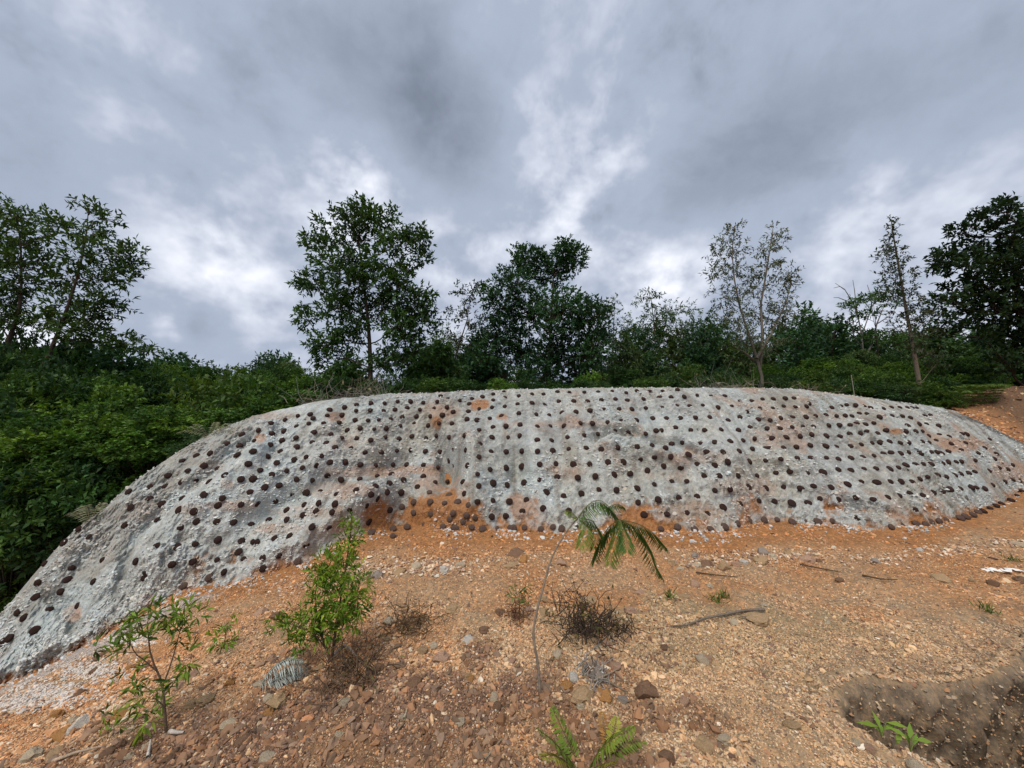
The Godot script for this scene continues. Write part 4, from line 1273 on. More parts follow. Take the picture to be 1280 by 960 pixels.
func build_gravel() -> void:
	var shapes: Array[ArrayMesh] = [stone_mesh(71, 0.8, 0.9, 1), stone_mesh(72, 0.9, 0.9, 1), stone_mesh(73, 1.0, 0.9, 1)]
	var lists := [[], [], []]
	# [count, nearest, farthest, smallest, largest radius]
	for cls in [[170000, 1.25, 2.9, 0.0026, 0.0065], [60000, 2.3, 4.4, 0.004, 0.009], [70000, 1.35, 3.3, 0.0035, 0.011], [22000, 1.35, 3.4, 0.008, 0.018], [14000, 2.6, 5.2, 0.007, 0.018], [2200, 1.4, 5.0, 0.016, 0.028], [5000, 4.6, 9.0, 0.01, 0.025]]:
		for k in cls[0]:
			var d := sqrt(lerpf(cls[1] * cls[1], cls[2] * cls[2], rng.randf()))
			var x := rng.randf_range(-1.62, 1.8) * d
			var pt: float = n1.get_noise_2d(x * 70 + 300, d * 70) + 0.6 * n2.get_noise_2d(x * 50 + 120, d * 50) - 0.5 * smoothstep(2.5, 3.3, d) * smoothstep(4.4, 3.8, d) - 0.25 * smoothstep(0.6, 1.6, x)
			if pt < (rng.randf_range(-0.6, 0.35) if cls[4] > 0.012 else (rng.randf_range(-0.7, 0.05) if cls[4] > 0.01 else rng.randf_range(-1.6, -0.45))):
				continue
			var c := col(x / d)
			var df := tab(cdf, c)
			if d > df + 0.05:
				continue
			if d > df - 0.45 and rng.randf() < 0.8:
				continue
			if pit_in(x, d) > -0.06:
				continue
			var r: float = cls[3] + (cls[4] - cls[3]) * pow(rng.randf(), 2.0)
			var q := grid_at(x, d)
			lists[rng.randi() % 3].append([Transform3D(tumble(r, 0.8), Vector3(x, q[0] + r * 0.2, -d)), pebble_color(q[1])])
	# crumbly dark clods in the brown patches
	for k in 5200:
		var d := rng.randf_range(1.4, 3.0)
		var x := rng.randf_range(-1.5, 0.9) * d
		if zone(x, d, -0.8, 1.98, 1.7, 0.65, 0.9) < rng.randf_range(0.2, 1.0):
			continue
		var r := 0.010 + 0.022 * pow(rng.randf(), 2.2)
		var q := grid_at(x, d)
		lists[rng.randi() % 3].append([Transform3D(tumble(r, 0.85), Vector3(x, q[0] + r * 0.15, -d)), vary(Color(0.25, 0.15, 0.092), 0.4)])
	# slumped soil and fallen mortar along the toe of the mound
	for k in 7000:
		var a := rng.randf_range(-1.4, 1.35)
		var df := tab(cdf, col(a))
		var d := df - 0.45 * pow(rng.randf(), 1.8) + 0.08
		if n1.get_noise_2d(a * 300, 40) + rng.randf_range(-0.3, 0.3) < -0.05:
			continue
		var r := 0.007 + 0.022 * pow(rng.randf(), 2.6)
		var q := grid_at(a * d, d)
		var cc := Color(0.50, 0.25, 0.11) if rng.randf() < 0.6 else Color(0.52, 0.53, 0.52)
		lists[rng.randi() % 3].append([Transform3D(tumble(r, 0.85), Vector3(a * d, q[0] + r * 0.2, -d)), vary(cc, 0.25)])
	# clods on the terrace and the soil heap at the right
	for k in 5000:
		var d := rng.randf_range(9.6, 15.5)
		var x := rng.randf_range(1.06, 1.5) * d
		var r := 0.012 + 0.05 * pow(rng.randf(), 3.0)
		var q := grid_at(x, d)
		lists[rng.randi() % 3].append([Transform3D(tumble(r, 0.85), Vector3(x, q[0] + r * 0.2, -d)), pebble_color(q[1])])
	# crumbs on the pit's lip and stones stuck in its sides
	for k in 34000:
		var r := 0.0032 + 0.011 * pow(rng.randf(), 2.2)
		var row := 0 if k < 22000 else rng.randi_range(2, 40)
		var i := rng.randi_range(0, pit_skin_w - 2)
		if pit_skin[i].x > 3.6:
			continue
		var p := pit_skin[row * pit_skin_w + i].lerp(pit_skin[(row + 1 + (1 if row == 0 else 0)) * pit_skin_w + i], rng.randf())
		lists[rng.randi() % 3].append([Transform3D(tumble(r, 0.9), p + Vector3(0, r * 0.2, 0)), pebble_color(Color(0.45, 0.32, 0.2) if row == 0 else Color(0.36, 0.27, 0.185))])
	# the bank of broken cream stone before the soil bank, and the stony strips
	for st in [[470, 712, 36, 11, 200, 0.024], [540, 708, 50, 11, 300, 0.024], [620, 708, 60, 14, 110, 0.02], [700, 716, 60, 14, 90, 0.02], [890, 703, 50, 8, 200, 0.022], [980, 694, 60, 7, 180, 0.022], [1100, 700, 50, 6, 160, 0.018], [1190, 686, 50, 6, 160, 0.02], [1255, 678, 30, 5, 90, 0.022], [60, 868, 50, 14, 900, 0.014], [110, 838, 40, 12, 700, 0.014], [20, 880, 30, 10, 300, 0.016], [160, 800, 30, 8, 300, 0.016], [150, 890, 50, 20, 200, 0.018], [360, 730, 60, 14, 240, 0.016]]:
		for k in st[4]:
			var g := hit(st[0] + rng.randfn() * st[2] * 0.6, st[1] + rng.randfn() * st[3] * 0.6)
			if -g.z > 8.0 or -g.z > tab(cdf, col(g.x / -g.z)) + 0.1:
				continue
			var r: float = st[5] * rng.randf_range(0.4, 1.0)
			var cc: Color = [Color(0.60, 0.47, 0.33), Color(0.62, 0.53, 0.42), Color(0.48, 0.28, 0.16), Color(0.3, 0.2, 0.15), Color(0.56, 0.38, 0.24)][rng.randi() % 5]
			if st[0] < 165 and st[1] > 790 and st[1] < 885:
				cc = cc.lerp(Color(0.60, 0.57, 0.53), 0.75)
			lists[rng.randi() % 3].append([Transform3D(tumble(r, 0.8), g + Vector3(0, r * 0.25, 0)), vary(cc, 0.2)])
	for k in 3:
		scatter(numbered("gravel"), self, ["fine mixed gravel strewn over the orange and brown soil", "angular crumbs of stone strewn over the orange and brown soil", "small rounded pebbles strewn over the orange and brown soil"][k], "gravel", shapes[k], lists[k])

func build_rubble(root: Node3D) -> void:
	var shapes: Array[ArrayMesh] = [stone_mesh(81, 0.9, 0.9, 1), stone_mesh(82, 1.0, 0.8, 1)]
	var lists := [[], []]
	for k in 75000:
		var j := rng.randi_range(10, 193)
		# more loose crumbs low on the face
		if rng.randf() < j / 330.0:
			continue
		var i := rng.randi_range(40, COLS - 20)
		var p := mp[j * COLS + i]
		var f := n1.get_noise_3d(p.x * 45, p.y * 45 + 60, p.z * 45)
		if f < rng.randf_range(-0.2, 0.3):
			continue
		var r := 0.006 + 0.02 * pow(rng.randf(), 3.0)
		var c: Color = [Color(0.56, 0.57, 0.56), Color(0.50, 0.51, 0.50), Color(0.42, 0.41, 0.39), Color(0.48, 0.42, 0.35), Color(0.53, 0.57, 0.58)][rng.randi() % 5]
		lists[k % 2].append([Transform3D(tumble(r, 1.0), p + Vector3(0, r * 0.2, r * 0.2)), vary(c.lerp(mc[j * COLS + i], 0.55), 0.15)])
	for k in 2:
		scatter("mortar_crumbs", root, "", "", shapes[k], lists[k])

func build_stones() -> void:
	var variants: Array[ArrayMesh] = []
	for k in 8:
		variants.append(stone_mesh(90 + k, 0.55, 0.9, 2))
	var mats := {}
	var tones := {"tan": Color(0.56, 0.385, 0.22), "orange": Color(0.56, 0.29, 0.11), "cream": Color(0.68, 0.56, 0.40), "white": Color(0.74, 0.69, 0.61), "grey": Color(0.43, 0.365, 0.31), "brown": Color(0.29, 0.175, 0.11), "pink": Color(0.60, 0.385, 0.265)}
	for t in tones:
		var m := StandardMaterial3D.new()
		m.albedo_color = tones[t].linear_to_srgb()
		m.roughness = 0.95
		m.metallic_specular = 0.25
		m.albedo_texture = M.mound.albedo_texture
		m.heightmap_enabled = true
		m.heightmap_texture = M.mound.heightmap_texture
		m.heightmap_scale = 0.8
		m.uv1_triplanar = true
		m.uv1_scale = Vector3.ONE * 0.6
		mats[t] = m
	var strip := "lying in the stony strip before the mound"
	var path := "lying on the bare orange path before the mound"
	var grav := "half sunk in the brown gravel between the saplings"
	var slope := "lying on the orange bank below the mound's end"
	var list := [
		[550, 821, 20, 12, "pink", grav], [527, 812, 13, 10, "tan", grav], [518, 853, 18, 12, "brown", grav], [585, 799, 14, 9, "white", grav], [567, 761, 17, 8, "tan", path], [727, 868, 24, 18, "tan", "beside the slender bent sapling's foot"], [708, 857, 13, 11, "orange", "beside the slender bent sapling's foot"], [756, 867, 18, 10, "orange", "beside the slender bent sapling's foot"], [806, 860, 26, 18, "brown", "among the dry sticks by the ferns"], [778, 874, 12, 10, "grey", "among the dry sticks by the ferns"], [748, 842, 20, 18, "grey", "among the dry sticks by the ferns"], [716, 844, 12, 10, "white", "among the dry sticks by the ferns"], [735, 838, 12, 12, "brown", "among the dry sticks by the ferns"], [747, 808, 8, 7, "cream", "by the dead dark clump"], [738, 800, 14, 8, "tan", "by the dead dark clump"],
		[100, 902, 20, 20, "white", slope], [82, 914, 22, 14, "orange", slope], [150, 893, 22, 14, "orange", slope], [38, 944, 22, 12, "cream", slope], [70, 940, 18, 10, "tan", slope], [240, 880, 14, 8, "tan", slope], [258, 872, 16, 8, "tan", slope], [285, 905, 16, 8, "cream", slope], [305, 925, 18, 10, "brown", slope], [345, 876, 20, 12, "tan", grav], [332, 948, 16, 8, "cream", grav], [588, 848, 10, 9, "orange", grav], [617, 872, 10, 12, "cream", grav], [585, 845, 9, 8, "tan", grav],
		[868, 693, 8, 10, "grey", strip], [870, 706, 10, 7, "cream", strip], [883, 704, 16, 11, "brown", strip], [904, 706, 15, 14, "tan", strip], [920, 704, 11, 8, "pink", strip], [952, 699, 16, 9, "tan", strip], [953, 688, 12, 8, "grey", strip], [967, 695, 10, 7, "cream", strip], [1008, 697, 16, 12, "pink", strip], [930, 702, 8, 5, "white", strip], [1150, 687, 7, 6, "white", strip], [1093, 700, 10, 7, "grey", strip], [1270, 678, 12, 6, "cream", strip], [985, 690, 10, 8, "tan", strip], [1022, 700, 8, 6, "brown", strip], [840, 702, 10, 7, "tan", strip], [850, 710, 8, 6, "cream", strip], [640, 706, 14, 8, "tan", strip], [655, 698, 12, 9, "orange", strip], [700, 702, 12, 7, "pink", strip], [575, 705, 12, 8, "cream", strip], [500, 715, 14, 9, "tan", strip], [520, 706, 12, 8, "cream", strip], [555, 712, 12, 8, "white", strip], [470, 718, 14, 10, "grey", strip],
		[1050, 725, 9, 5, "brown", path], [1177, 722, 17, 9, "tan", path], [1215, 725, 6, 4, "tan", path], [1241, 727, 11, 8, "brown", path], [1276, 724, 10, 7, "brown", path], [868, 728, 11, 9, "pink", path], [888, 732, 7, 5, "cream", path], [735, 750, 18, 8, "tan", path], [948, 772, 24, 9, "tan", "beside the fallen grey branch"], [918, 778, 11, 6, "cream", "beside the fallen grey branch"], [955, 757, 8, 4, "cream", path], [853, 745, 14, 6, "tan", path], [1035, 778, 7, 5, "cream", "in the tan gravel"], [645, 690, 20, 12, "brown", strip], [680, 748, 12, 6, "tan", path], [800, 740, 12, 7, "pink", path],
		[990, 905, 16, 10, "tan", "at the pit's near rim"], [1140, 938, 14, 10, "tan", "at the pit's near rim"], [1165, 950, 16, 10, "cream", "at the pit's near rim"], [1108, 922, 12, 8, "pink", "at the pit's near rim"], [1092, 918, 10, 7, "cream", "at the pit's near rim"], [880, 930, 22, 12, "tan", "in the tan gravel"], [835, 945, 18, 12, "brown", "in the tan gravel"], [905, 925, 14, 9, "cream", "in the tan gravel"]]
	rng.seed = 4141
	for k in 60:
		var u := rng.randf_range(60, 900)
		var v := rng.randf_range(760, 950)
		list.append([u, v, rng.randf_range(9, 14), rng.randf_range(6, 9), ["tan", "cream", "brown", "pink", "orange"][rng.randi() % 5], grav if u > 300 else slope])
	for k in list.size():
		var q: Array = list[k]
		var g := hit(q[0], q[1] + q[3] * 0.35)
		if pit_in(g.x, -g.z) > -0.12:
			g = hit(q[0] - 22, q[1] + 14)
		var px_m: float = -g.z / FOCAL
		var w: float = q[2] * px_m * 0.55
		var o := single("stone", variants[k % 8], mats[q[4]], "%s stone %s" % [q[4], q[5]], "stone", g + Vector3(0, w * 0.12, 0), "loose stones on the soil")
		o.scale = Vector3(w, q[3] * px_m * 0.62, w * rng.randf_range(0.8, 1.1))
		o.rotation.y = rng.randf_range(-0.5, 0.5)

# ---------------------------------------------------------------- fronds, saplings, sticks
func curve_points(px: Array, d: float, base: Vector3, n: int, dz := 0.0) -> PackedVector3Array:
	var c := Curve3D.new()
	var p := PackedVector3Array()
	for k in px.size():
		p.append(at(px[k][0], px[k][1], d + dz * k / maxf(px.size() - 1, 1)) - base)
	for k in p.size():
		var t := (p[mini(k + 1, p.size() - 1)] - p[maxi(k - 1, 0)]) / 6.0
		c.add_point(p[k], -t, t)
	var out := PackedVector3Array()
	for k in n:
		out.append(c.sample_baked(c.get_baked_length() * k / (n - 1.0), true))
	return out

# a frond: midrib with a row of leaflets on each side
func frond(s: Soup, pts: PackedVector3Array, length: float, width: float, n: int, c: Color, droop: float, stemc: Color, side0 := Vector3.ZERO) -> void:
	var rad := PackedFloat32Array()
	for k in pts.size():
		rad.append(lerpf(0.0032, 0.001, k / float(pts.size() - 1)))
	s.tube(pts, rad, 4, stemc)
	var m := pts.size() - 1
	for k in n:
		var t := (k + 0.5) / n
		var f := t * m
		var i := mini(int(f), m - 1)
		var p := pts[i].lerp(pts[i + 1], f - i)
		var ax := (pts[i + 1] - pts[i]).normalized()
		var side := ax.cross(Vector3.UP) if side0 == Vector3.ZERO else side0
		side = side.normalized()
		var up := side.cross(ax).normalized()
		var taper := sin(PI * clampf(0.12 + 0.86 * t, 0, 1)) * 0.75 + 0.25
		for sg in [-1.0, 1.0]:
			var dir: Vector3 = (side * sg + ax * rng.randf_range(0.3, 0.6) + Vector3(0, -droop, 0) + rand_dir() * 0.1).normalized()
			s.leaf(p, dir, (up + rand_dir() * 0.2).normalized(), length * taper * rng.randf_range(0.85, 1.1), width, vary(c, 0.2))

func tangle(s: Soup, w: float, h: float, n: int, r: float, c: Color, leafy: float, lc: Color) -> void:
	for k in n:
		var p := Vector3(rng.randfn() * w * 0.35, absf(rng.randfn()) * h * 0.4, rng.randfn() * w * 0.35)
		var dir := (rand_dir() + Vector3(0, 0.25, 0)).normalized()
		var l := w * rng.randf_range(0.25, 0.7)
		var q := p + dir * l * 0.5 + rand_dir() * l * 0.15
		var e := p + dir * l + rand_dir() * l * 0.3
		q.y = maxf(q.y, 0.0)
		e.y = maxf(e.y, -0.01)
		s.tube(PackedVector3Array([p, q, e]), PackedFloat32Array([r, r * 0.8, r * 0.4]), 3, vary(c, 0.3))
		if rng.randf() < leafy:
			s.leaf(e, rand_dir(), rand_dir(), w * 0.14, w * 0.05, vary(lc, 0.3))

func stick(px: Array, r: float, c: Color, called: String, label: String, cat: String, group := "", lift := 0.012) -> void:
	var a := hit(px[0][0], px[0][1])
	var pts := PackedVector3Array()
	var rad := PackedFloat32Array()
	for k in px.size():
		pts.append(hit(px[k][0], px[k][1]) + Vector3(0, lift + r, 0) - a)
		rad.append(r * lerpf(1.0, 0.45, k / float(px.size() - 1)))
	var s := Soup.new()
	s.tube(pts, rad, 6, c)
	single(called, s.mesh(), M.bark, label, cat, a, group)

func leafy_sapling(called: String, label: String, foot: Array, stems: Array, blobs: Array, L: float, W: float, dens: float, cols: Array, stemc: Color) -> void:
	var g := hit(foot[0], foot[1])
	var root := thing(called, label, "sapling", g)
	var wood := Soup.new()
	var leaves := Soup.new()
	var D := -g.z
	var all := PackedVector3Array()
	for st in stems:
		var p := curve_points(st[0], D, g, 9, st[2])
		var rad := PackedFloat32Array()
		for k in p.size():
			rad.append(st[1] * lerpf(1.0, 0.35, k / 8.0))
		wood.tube(p, rad, 6, stemc)
		all.append_array(p)
	for b in blobs:
		var r: float = b[2] * D / FOCAL
		var c := at(b[0], b[1], D + rng.randf_range(-1, 1) * r * 1.3) - g
		var from := all[0]
		for q in all:
			if q.distance_to(c) + 0.8 * maxf(q.y - c.y, 0) < from.distance_to(c) + 0.8 * maxf(from.y - c.y, 0):
				from = q
		wood.tube(PackedVector3Array([from, from.lerp(c, 0.5) + Vector3(0, -0.01, 0), c]), PackedFloat32Array([0.0028, 0.002, 0.0012]), 4, stemc)
		for k in int(dens * pow(b[2] / 14.0, 2.0) * 5.0) + 2:
			var off := rand_dir()
			twig(leaves, c + off * r * pow(rng.randf(), 0.5), (off + Vector3(0, 0.3, 0)).normalized(), 6, L, W, L * 0.9, vary(cols[rng.randi() % cols.size()], 0.15), 0.12)
	part("stem", wood.mesh(), M.bark, root)
	part("foliage", leaves.mesh(), M.bright_leaf, root)

func build_plants() -> void:
	rng.seed = 99
	var fresh := [Color(0.16, 0.26, 0.022), Color(0.12, 0.22, 0.022), Color(0.21, 0.30, 0.03), Color(0.085, 0.17, 0.02)]
	var stemc := Color(0.17, 0.11, 0.075)
	leafy_sapling("leafy_sapling", "bushy bright green sapling with narrow leaves on the orange bank", [412, 829],
		[[[[412, 829], [410, 815], [404, 800], [398, 780], [394, 745], [398, 715]], 0.008, 0.05], [[[414, 826], [418, 800], [424, 760], [432, 710], [438, 670], [440, 646]], 0.009, -0.04], [[[408, 812], [395, 795], [378, 785], [355, 778]], 0.005, -0.1], [[[418, 805], [430, 780], [445, 750], [452, 735]], 0.005, 0.12]],
		[[438, 652, 7], [440, 668, 10], [436, 684, 13], [428, 696, 13], [410, 700, 12], [396, 712, 10], [418, 718, 18], [438, 718, 14], [450, 735, 11], [400, 738, 18], [425, 748, 20], [440, 762, 16], [405, 768, 20], [388, 770, 13], [370, 782, 14], [358, 776, 11], [348, 780, 7], [415, 786, 15], [392, 794, 14], [374, 798, 11], [448, 750, 10], [430, 775, 14]], 0.050, 0.0115, 4.0, fresh, stemc)
	leafy_sapling("sparse_sapling", "thin bare-stemmed sapling with a few scattered leaf clumps low on the orange slope", [208, 918],
		[[[[208, 918], [206, 890], [203, 858], [197, 840], [189, 822], [186, 800], [184, 780]], 0.008, 0.05], [[[203, 858], [210, 840], [216, 822], [222, 800], [226, 785]], 0.005, 0.1], [[[197, 840], [180, 825], [168, 815], [158, 790]], 0.004, -0.1], [[[206, 885], [198, 876], [190, 872]], 0.004, -0.05], [[[205, 870], [220, 850], [232, 832]], 0.004, 0.1]],
		[[152, 785, 10], [172, 778, 9], [186, 768, 9], [205, 768, 9], [220, 772, 13], [236, 768, 11], [222, 786, 10], [228, 798, 6], [166, 806, 7], [190, 800, 7], [162, 834, 5], [232, 826, 9], [230, 842, 8], [216, 850, 5], [190, 868, 10], [184, 890, 11], [130, 905, 7], [118, 812, 5], [165, 862, 5]], 0.062, 0.014, 1.7, [Color(0.15, 0.24, 0.025), Color(0.09, 0.16, 0.025), Color(0.2, 0.27, 0.03), Color(0.06, 0.11, 0.025)], Color(0.2, 0.14, 0.1))
	leafy_sapling("small_seedling", "small green seedling on the orange slope above the sparse sapling", [280, 812], [[[[280, 812], [281, 800], [284, 785]], 0.004, 0.0]], [[284, 782, 9], [278, 795, 9], [286, 800, 8], [274, 805, 6]], 0.055, 0.014, 1.6, fresh, stemc)
	# bent sapling with drooping pinnate fronds
	var g := hit(675, 868)
	var D := -g.z
	var root := thing("bent_sapling", "slender bent sapling with drooping dark green pinnate fronds at its tip", "sapling", g)
	var wood := Soup.new()
	var sp := curve_points([[675, 868], [673, 835], [668, 805], [667, 788], [672, 760], [679, 735], [688, 702], [700, 677], [713, 658], [722, 648]], D, g, 24, 0.08)
	var rad := PackedFloat32Array()
	for k in sp.size():
		rad.append(lerpf(0.009, 0.0045, k / 23.0))
	wood.tube(sp, rad, 7, Color(0.34, 0.275, 0.215))
	part("stem", wood.mesh(), M.bark, root)
	var dg := Color(0.085, 0.175, 0.04)
	var yg := Color(0.17, 0.23, 0.045)
	for f in [
		[[[722, 648], [733, 633], [748, 625], [762, 634], [774, 650]], 0.085, 26, dg, 0.05], [[[774, 650], [762, 658], [750, 676], [744, 700]], 0.11, 18, dg, 0.1], [[[774, 650], [770, 668], [764, 688], [762, 704]], 0.10, 18, yg, -0.05],
		[[[774, 650], [792, 658], [806, 674], [815, 698], [828, 722]], 0.10, 24, dg, 0.08], [[[776, 650], [798, 655], [816, 666], [828, 680], [829, 686]], 0.085, 20, dg, 0.25], [[[724, 650], [732, 655], [730, 668], [724, 682]], 0.085, 14, yg, -0.1],
		[[[774, 650], [782, 668], [784, 688]], 0.09, 14, dg, -0.1], [[[726, 648], [742, 652], [745, 668], [742, 684]], 0.09, 16, dg, 0.1], [[[722, 648], [714, 640], [706, 638]], 0.04, 8, yg, 0.0], [[[760, 634], [772, 630], [780, 634]], 0.05, 9, dg, 0.1]]:
		var s := Soup.new()
		frond(s, curve_points(f[0], D + 0.08, g, 12, f[4]), f[1] * 1.35, 0.0055, int(f[2] * 1.8), f[3], 1.0, Color(0.15, 0.16, 0.06))
		part("frond", s.mesh(), M.bright_leaf, root)
	# side shoot low on the bent sapling's left
	leafy_sapling("small_seedling", "tiny drooping seedling beside the slender bent sapling's stem", [648, 782], [[[[650, 782], [649, 760], [650, 742]], 0.004, 0.0]], [[646, 742, 6], [658, 745, 6], [662, 752, 5], [645, 750, 5]], 0.06, 0.011, 1.2, [Color(0.08, 0.14, 0.03), Color(0.12, 0.15, 0.04)], stemc)
	# ferns
	var fg := Color(0.19, 0.27, 0.04)
	var fy := Color(0.30, 0.30, 0.05)
	for fn in [
		["fern", "low green fern with upright fronds beside the bent sapling's foot", [722, 962], [[[[722, 962], [715, 938], [702, 910], [690, 884]], 0.07, 16, fg, 0.1], [[[722, 962], [708, 945], [690, 925], [672, 912]], 0.06, 14, fg, -0.1], [[[720, 962], [704, 950], [690, 944], [676, 946]], 0.06, 12, fy, -0.15], [[[722, 962], [720, 945], [718, 928]], 0.05, 10, fg, 0.15]]],
		["fern", "spreading yellow green fern with a reddish frond at the gravel's edge", [734, 966], [[[[734, 966], [748, 940], [768, 922], [794, 908]], 0.075, 18, fg, -0.1], [[[740, 964], [765, 940], [785, 928], [806, 926]], 0.06, 14, fg, 0.1], [[[758, 940], [766, 920], [771, 896]], 0.045, 12, fy, 0.1], [[[758, 940], [757, 918], [752, 890]], 0.04, 10, Color(0.33, 0.17, 0.05), 0.15], [[[734, 966], [752, 956], [768, 952]], 0.05, 10, fy, -0.2]]],
		["young_fern", "fresh light green fern growing from the pit's near rim", [1102, 921], [[[[1102, 921], [1098, 908], [1086, 903], [1074, 902]], 0.035, 9, fg, 0.0], [[[1102, 921], [1099, 905], [1092, 890]], 0.04, 9, fg, 0.05], [[[1102, 921], [1106, 904], [1118, 904], [1136, 908]], 0.035, 9, fg, 0.05]]],
		["young_fern", "fresh light green fern with three leaves hanging into the pit", [1138, 940], [[[[1138, 940], [1136, 922], [1126, 914], [1112, 908]], 0.035, 9, fg, 0.0], [[[1138, 940], [1136, 920], [1134, 906], [1138, 904]], 0.035, 9, fg, 0.05], [[[1138, 940], [1142, 926], [1152, 924], [1166, 926]], 0.035, 9, fg, 0.05], [[[1120, 930], [1122, 920], [1126, 918]], 0.03, 7, fg, 0.0]]]]:
		var fp := hit(fn[2][0], fn[2][1])
		if fn[0] == "young_fern":
			fp = hit(fn[2][0] - 26, fn[2][1] + 24)
			fp += Vector3(0.10, -0.02, -0.10)
		var r := thing(fn[0], fn[1], "fern", fp)
		for f in fn[3]:
			var s := Soup.new()
			if fn[0] == "young_fern":
				var cp := curve_points(f[0], -fp.z + 0.03, fp, 4, f[4])
				s.tube(PackedVector3Array([cp[0], cp[1]]), PackedFloat32Array([0.003, 0.002]), 4, Color(0.16, 0.2, 0.05))
				s.leaf(cp[1], (cp[3] - cp[1]).normalized(), Vector3(0.1, 1, 0.6), cp[3].distance_to(cp[1]) * 1.1, 0.026, vary(Color(0.20, 0.30, 0.045), 0.15))
				s.leaf(cp[0].lerp(cp[1], 0.5), (cp[2] - cp[0] + rand_dir() * 0.03).normalized(), Vector3(0.1, 1, 0.6), cp[3].distance_to(cp[1]) * 0.6, 0.02, vary(Color(0.16, 0.26, 0.04), 0.15))
			else:
				frond(s, curve_points(f[0], -fp.z + 0.03, fp, 10, f[4]), f[1], 0.0115, int(f[2] * 1.5), f[3], 0.25, Color(0.16, 0.13, 0.05))
			part("frond", s.mesh(), M.bright_leaf, r)
	# withered silver frond
	var wp := hit(352, 858)
	var wr := thing("withered_frond", "curled silvery grey withered palm frond lying below the bushy sapling", "dead frond", wp)
	for f in [[[[318, 872], [330, 850], [350, 832], [372, 828], [385, 838]], 0.12, 30], [[[322, 866], [345, 850], [368, 842], [382, 846]], 0.10, 26], [[[334, 856], [352, 846], [372, 840]], 0.09, 20], [[[330, 848], [345, 832], [362, 824], [378, 826]], 0.06, 20]]:
		var s := Soup.new()
		frond(s, curve_points(f[0], -wp.z, wp, 12, 0.08), f[1], 0.007, f[2], Color(0.36, 0.40, 0.38), rng.randf_range(-0.1, 0.35), Color(0.3, 0.33, 0.28), Vector3(rng.randf_range(0.2, 0.7), rng.randf_range(-0.1, 0.3), 0.9))
		part("frond", s.mesh(), M.dry, wr)
	# dead clumps
	var dk := Color(0.075, 0.055, 0.042)
	for c in [[732, 795, 0.30, 0.2, 260, "dark_clump", "dark tangled dead clump beyond the bent sapling", dk, 0.5, Color(0.10, 0.085, 0.03)], [775, 790, 0.16, 0.07, 80, "dark_clump", "low dark dead clump trailing beside the larger tangled one", dk, 0.3, Color(0.10, 0.085, 0.03)], [515, 786, 0.24, 0.12, 150, "dry_clump", "brown dry grass clump in a hollow of the orange bank", Color(0.16, 0.105, 0.06), 0.4, Color(0.2, 0.15, 0.06)], [440, 846, 0.26, 0.12, 200, "root_mass", "matted dry roots under the bushy sapling", Color(0.15, 0.10, 0.065), 0.3, Color(0.14, 0.12, 0.05)], [645, 772, 0.13, 0.10, 70, "dry_clump", "small rusty dry clump by the bent sapling's stem", Color(0.17, 0.085, 0.05), 0.4, Color(0.16, 0.09, 0.05)], [742, 850, 0.15, 0.08, 60, "dry_clump", "pile of grey twigs and husks among the stones", Color(0.3, 0.27, 0.24), 0.5, Color(0.4, 0.37, 0.33)]]:
		var q := hit(c[0], c[1])
		var s := Soup.new()
		tangle(s, c[2], c[3], c[4], 0.0035, c[7], c[8], c[9])
		single(c[5], s.mesh(), M.dry, c[6], "dead plant", q)
	# dry brush on the crest
	for c in [[410, 505, 0.8, 0.28], [440, 502, 0.9, 0.3], [468, 498, 0.8, 0.28], [885, 490, 0.7, 0.25], [920, 490, 0.8, 0.3], [1005, 492, 0.5, 0.15]]:
		var k := pix(c[0], c[1])
		var d := tab(cdr, col(k.x)) + 0.5
		var s := Soup.new()
		tangle(s, c[2], c[3], 60, 0.0045, Color(0.24, 0.215, 0.18), 0.15, Color(0.2, 0.18, 0.1))
		single("dry_brush", s.mesh(), M.dry, "grey tangle of dry twigs on the crest of the mound", "dry brush", Vector3(k.x * d, EYE + k.y * d - 0.05, -d), "dry brush along the mound's crest")
	# pale dry ferns on the mound's left shoulder
	for c in [[262, 549, "dry pale fern on the mound's upper shoulder", 0.5], [112, 655, "wilted pale fern hanging over the mound's lower shoulder", 0.45]]:
		var k := pix(c[0], c[1])
		var d := tab(cdr, col(k.x)) - 0.05
		var q := Vector3(k.x * d, EYE + k.y * d, -d)
		var r := thing("pale_fern", c[2], "fern", q)
		for f in 7:
			var w := lerpf(-1.3, 1.3, f / 6.0)
			var e := Vector3(sin(w) * c[3], cos(w) * c[3] * 0.45 + 0.05, rng.randf_range(-0.2, 0.2))
			var s := Soup.new()
			frond(s, PackedVector3Array([Vector3.ZERO, e * 0.35 + Vector3(0, 0.08, 0), e * 0.7 + Vector3(0, 0.08, 0), e]), 0.09, 0.014, 16, Color(0.20, 0.21, 0.13), 0.4, Color(0.2, 0.18, 0.1))
			part("frond", s.mesh(), M.dry, r)
	# ferns by the soil heap
	for c in [[1216, 508, 0.9], [1230, 504, 0.8], [1204, 510, 0.7], [1242, 506, 0.7]]:
		var d := 12.2
		var k := pix(c[0], c[1])
		var q := Vector3(k.x * d, ground(k.x * d, d), -d)
		var r := thing("tall_fern", "arching green fern growing before the brown soil heap", "fern", q, "ferns by the soil heap")
		for f in 8:
			var w := f * TAU / 8.0 + rng.randf() * 0.4
			var e: Vector3 = Vector3(sin(w) * 0.6, 0.75, cos(w) * 0.6) * c[2]
			var s := Soup.new()
			frond(s, PackedVector3Array([Vector3.ZERO, e * 0.4 + Vector3(0, 0.25, 0), e * 0.75 + Vector3(0, 0.2, 0), e]), 0.22, 0.035, 16, Color(0.09, 0.15, 0.035), 0.3, Color(0.1, 0.12, 0.04))
			part("frond", s.mesh(), M.leaf, r)
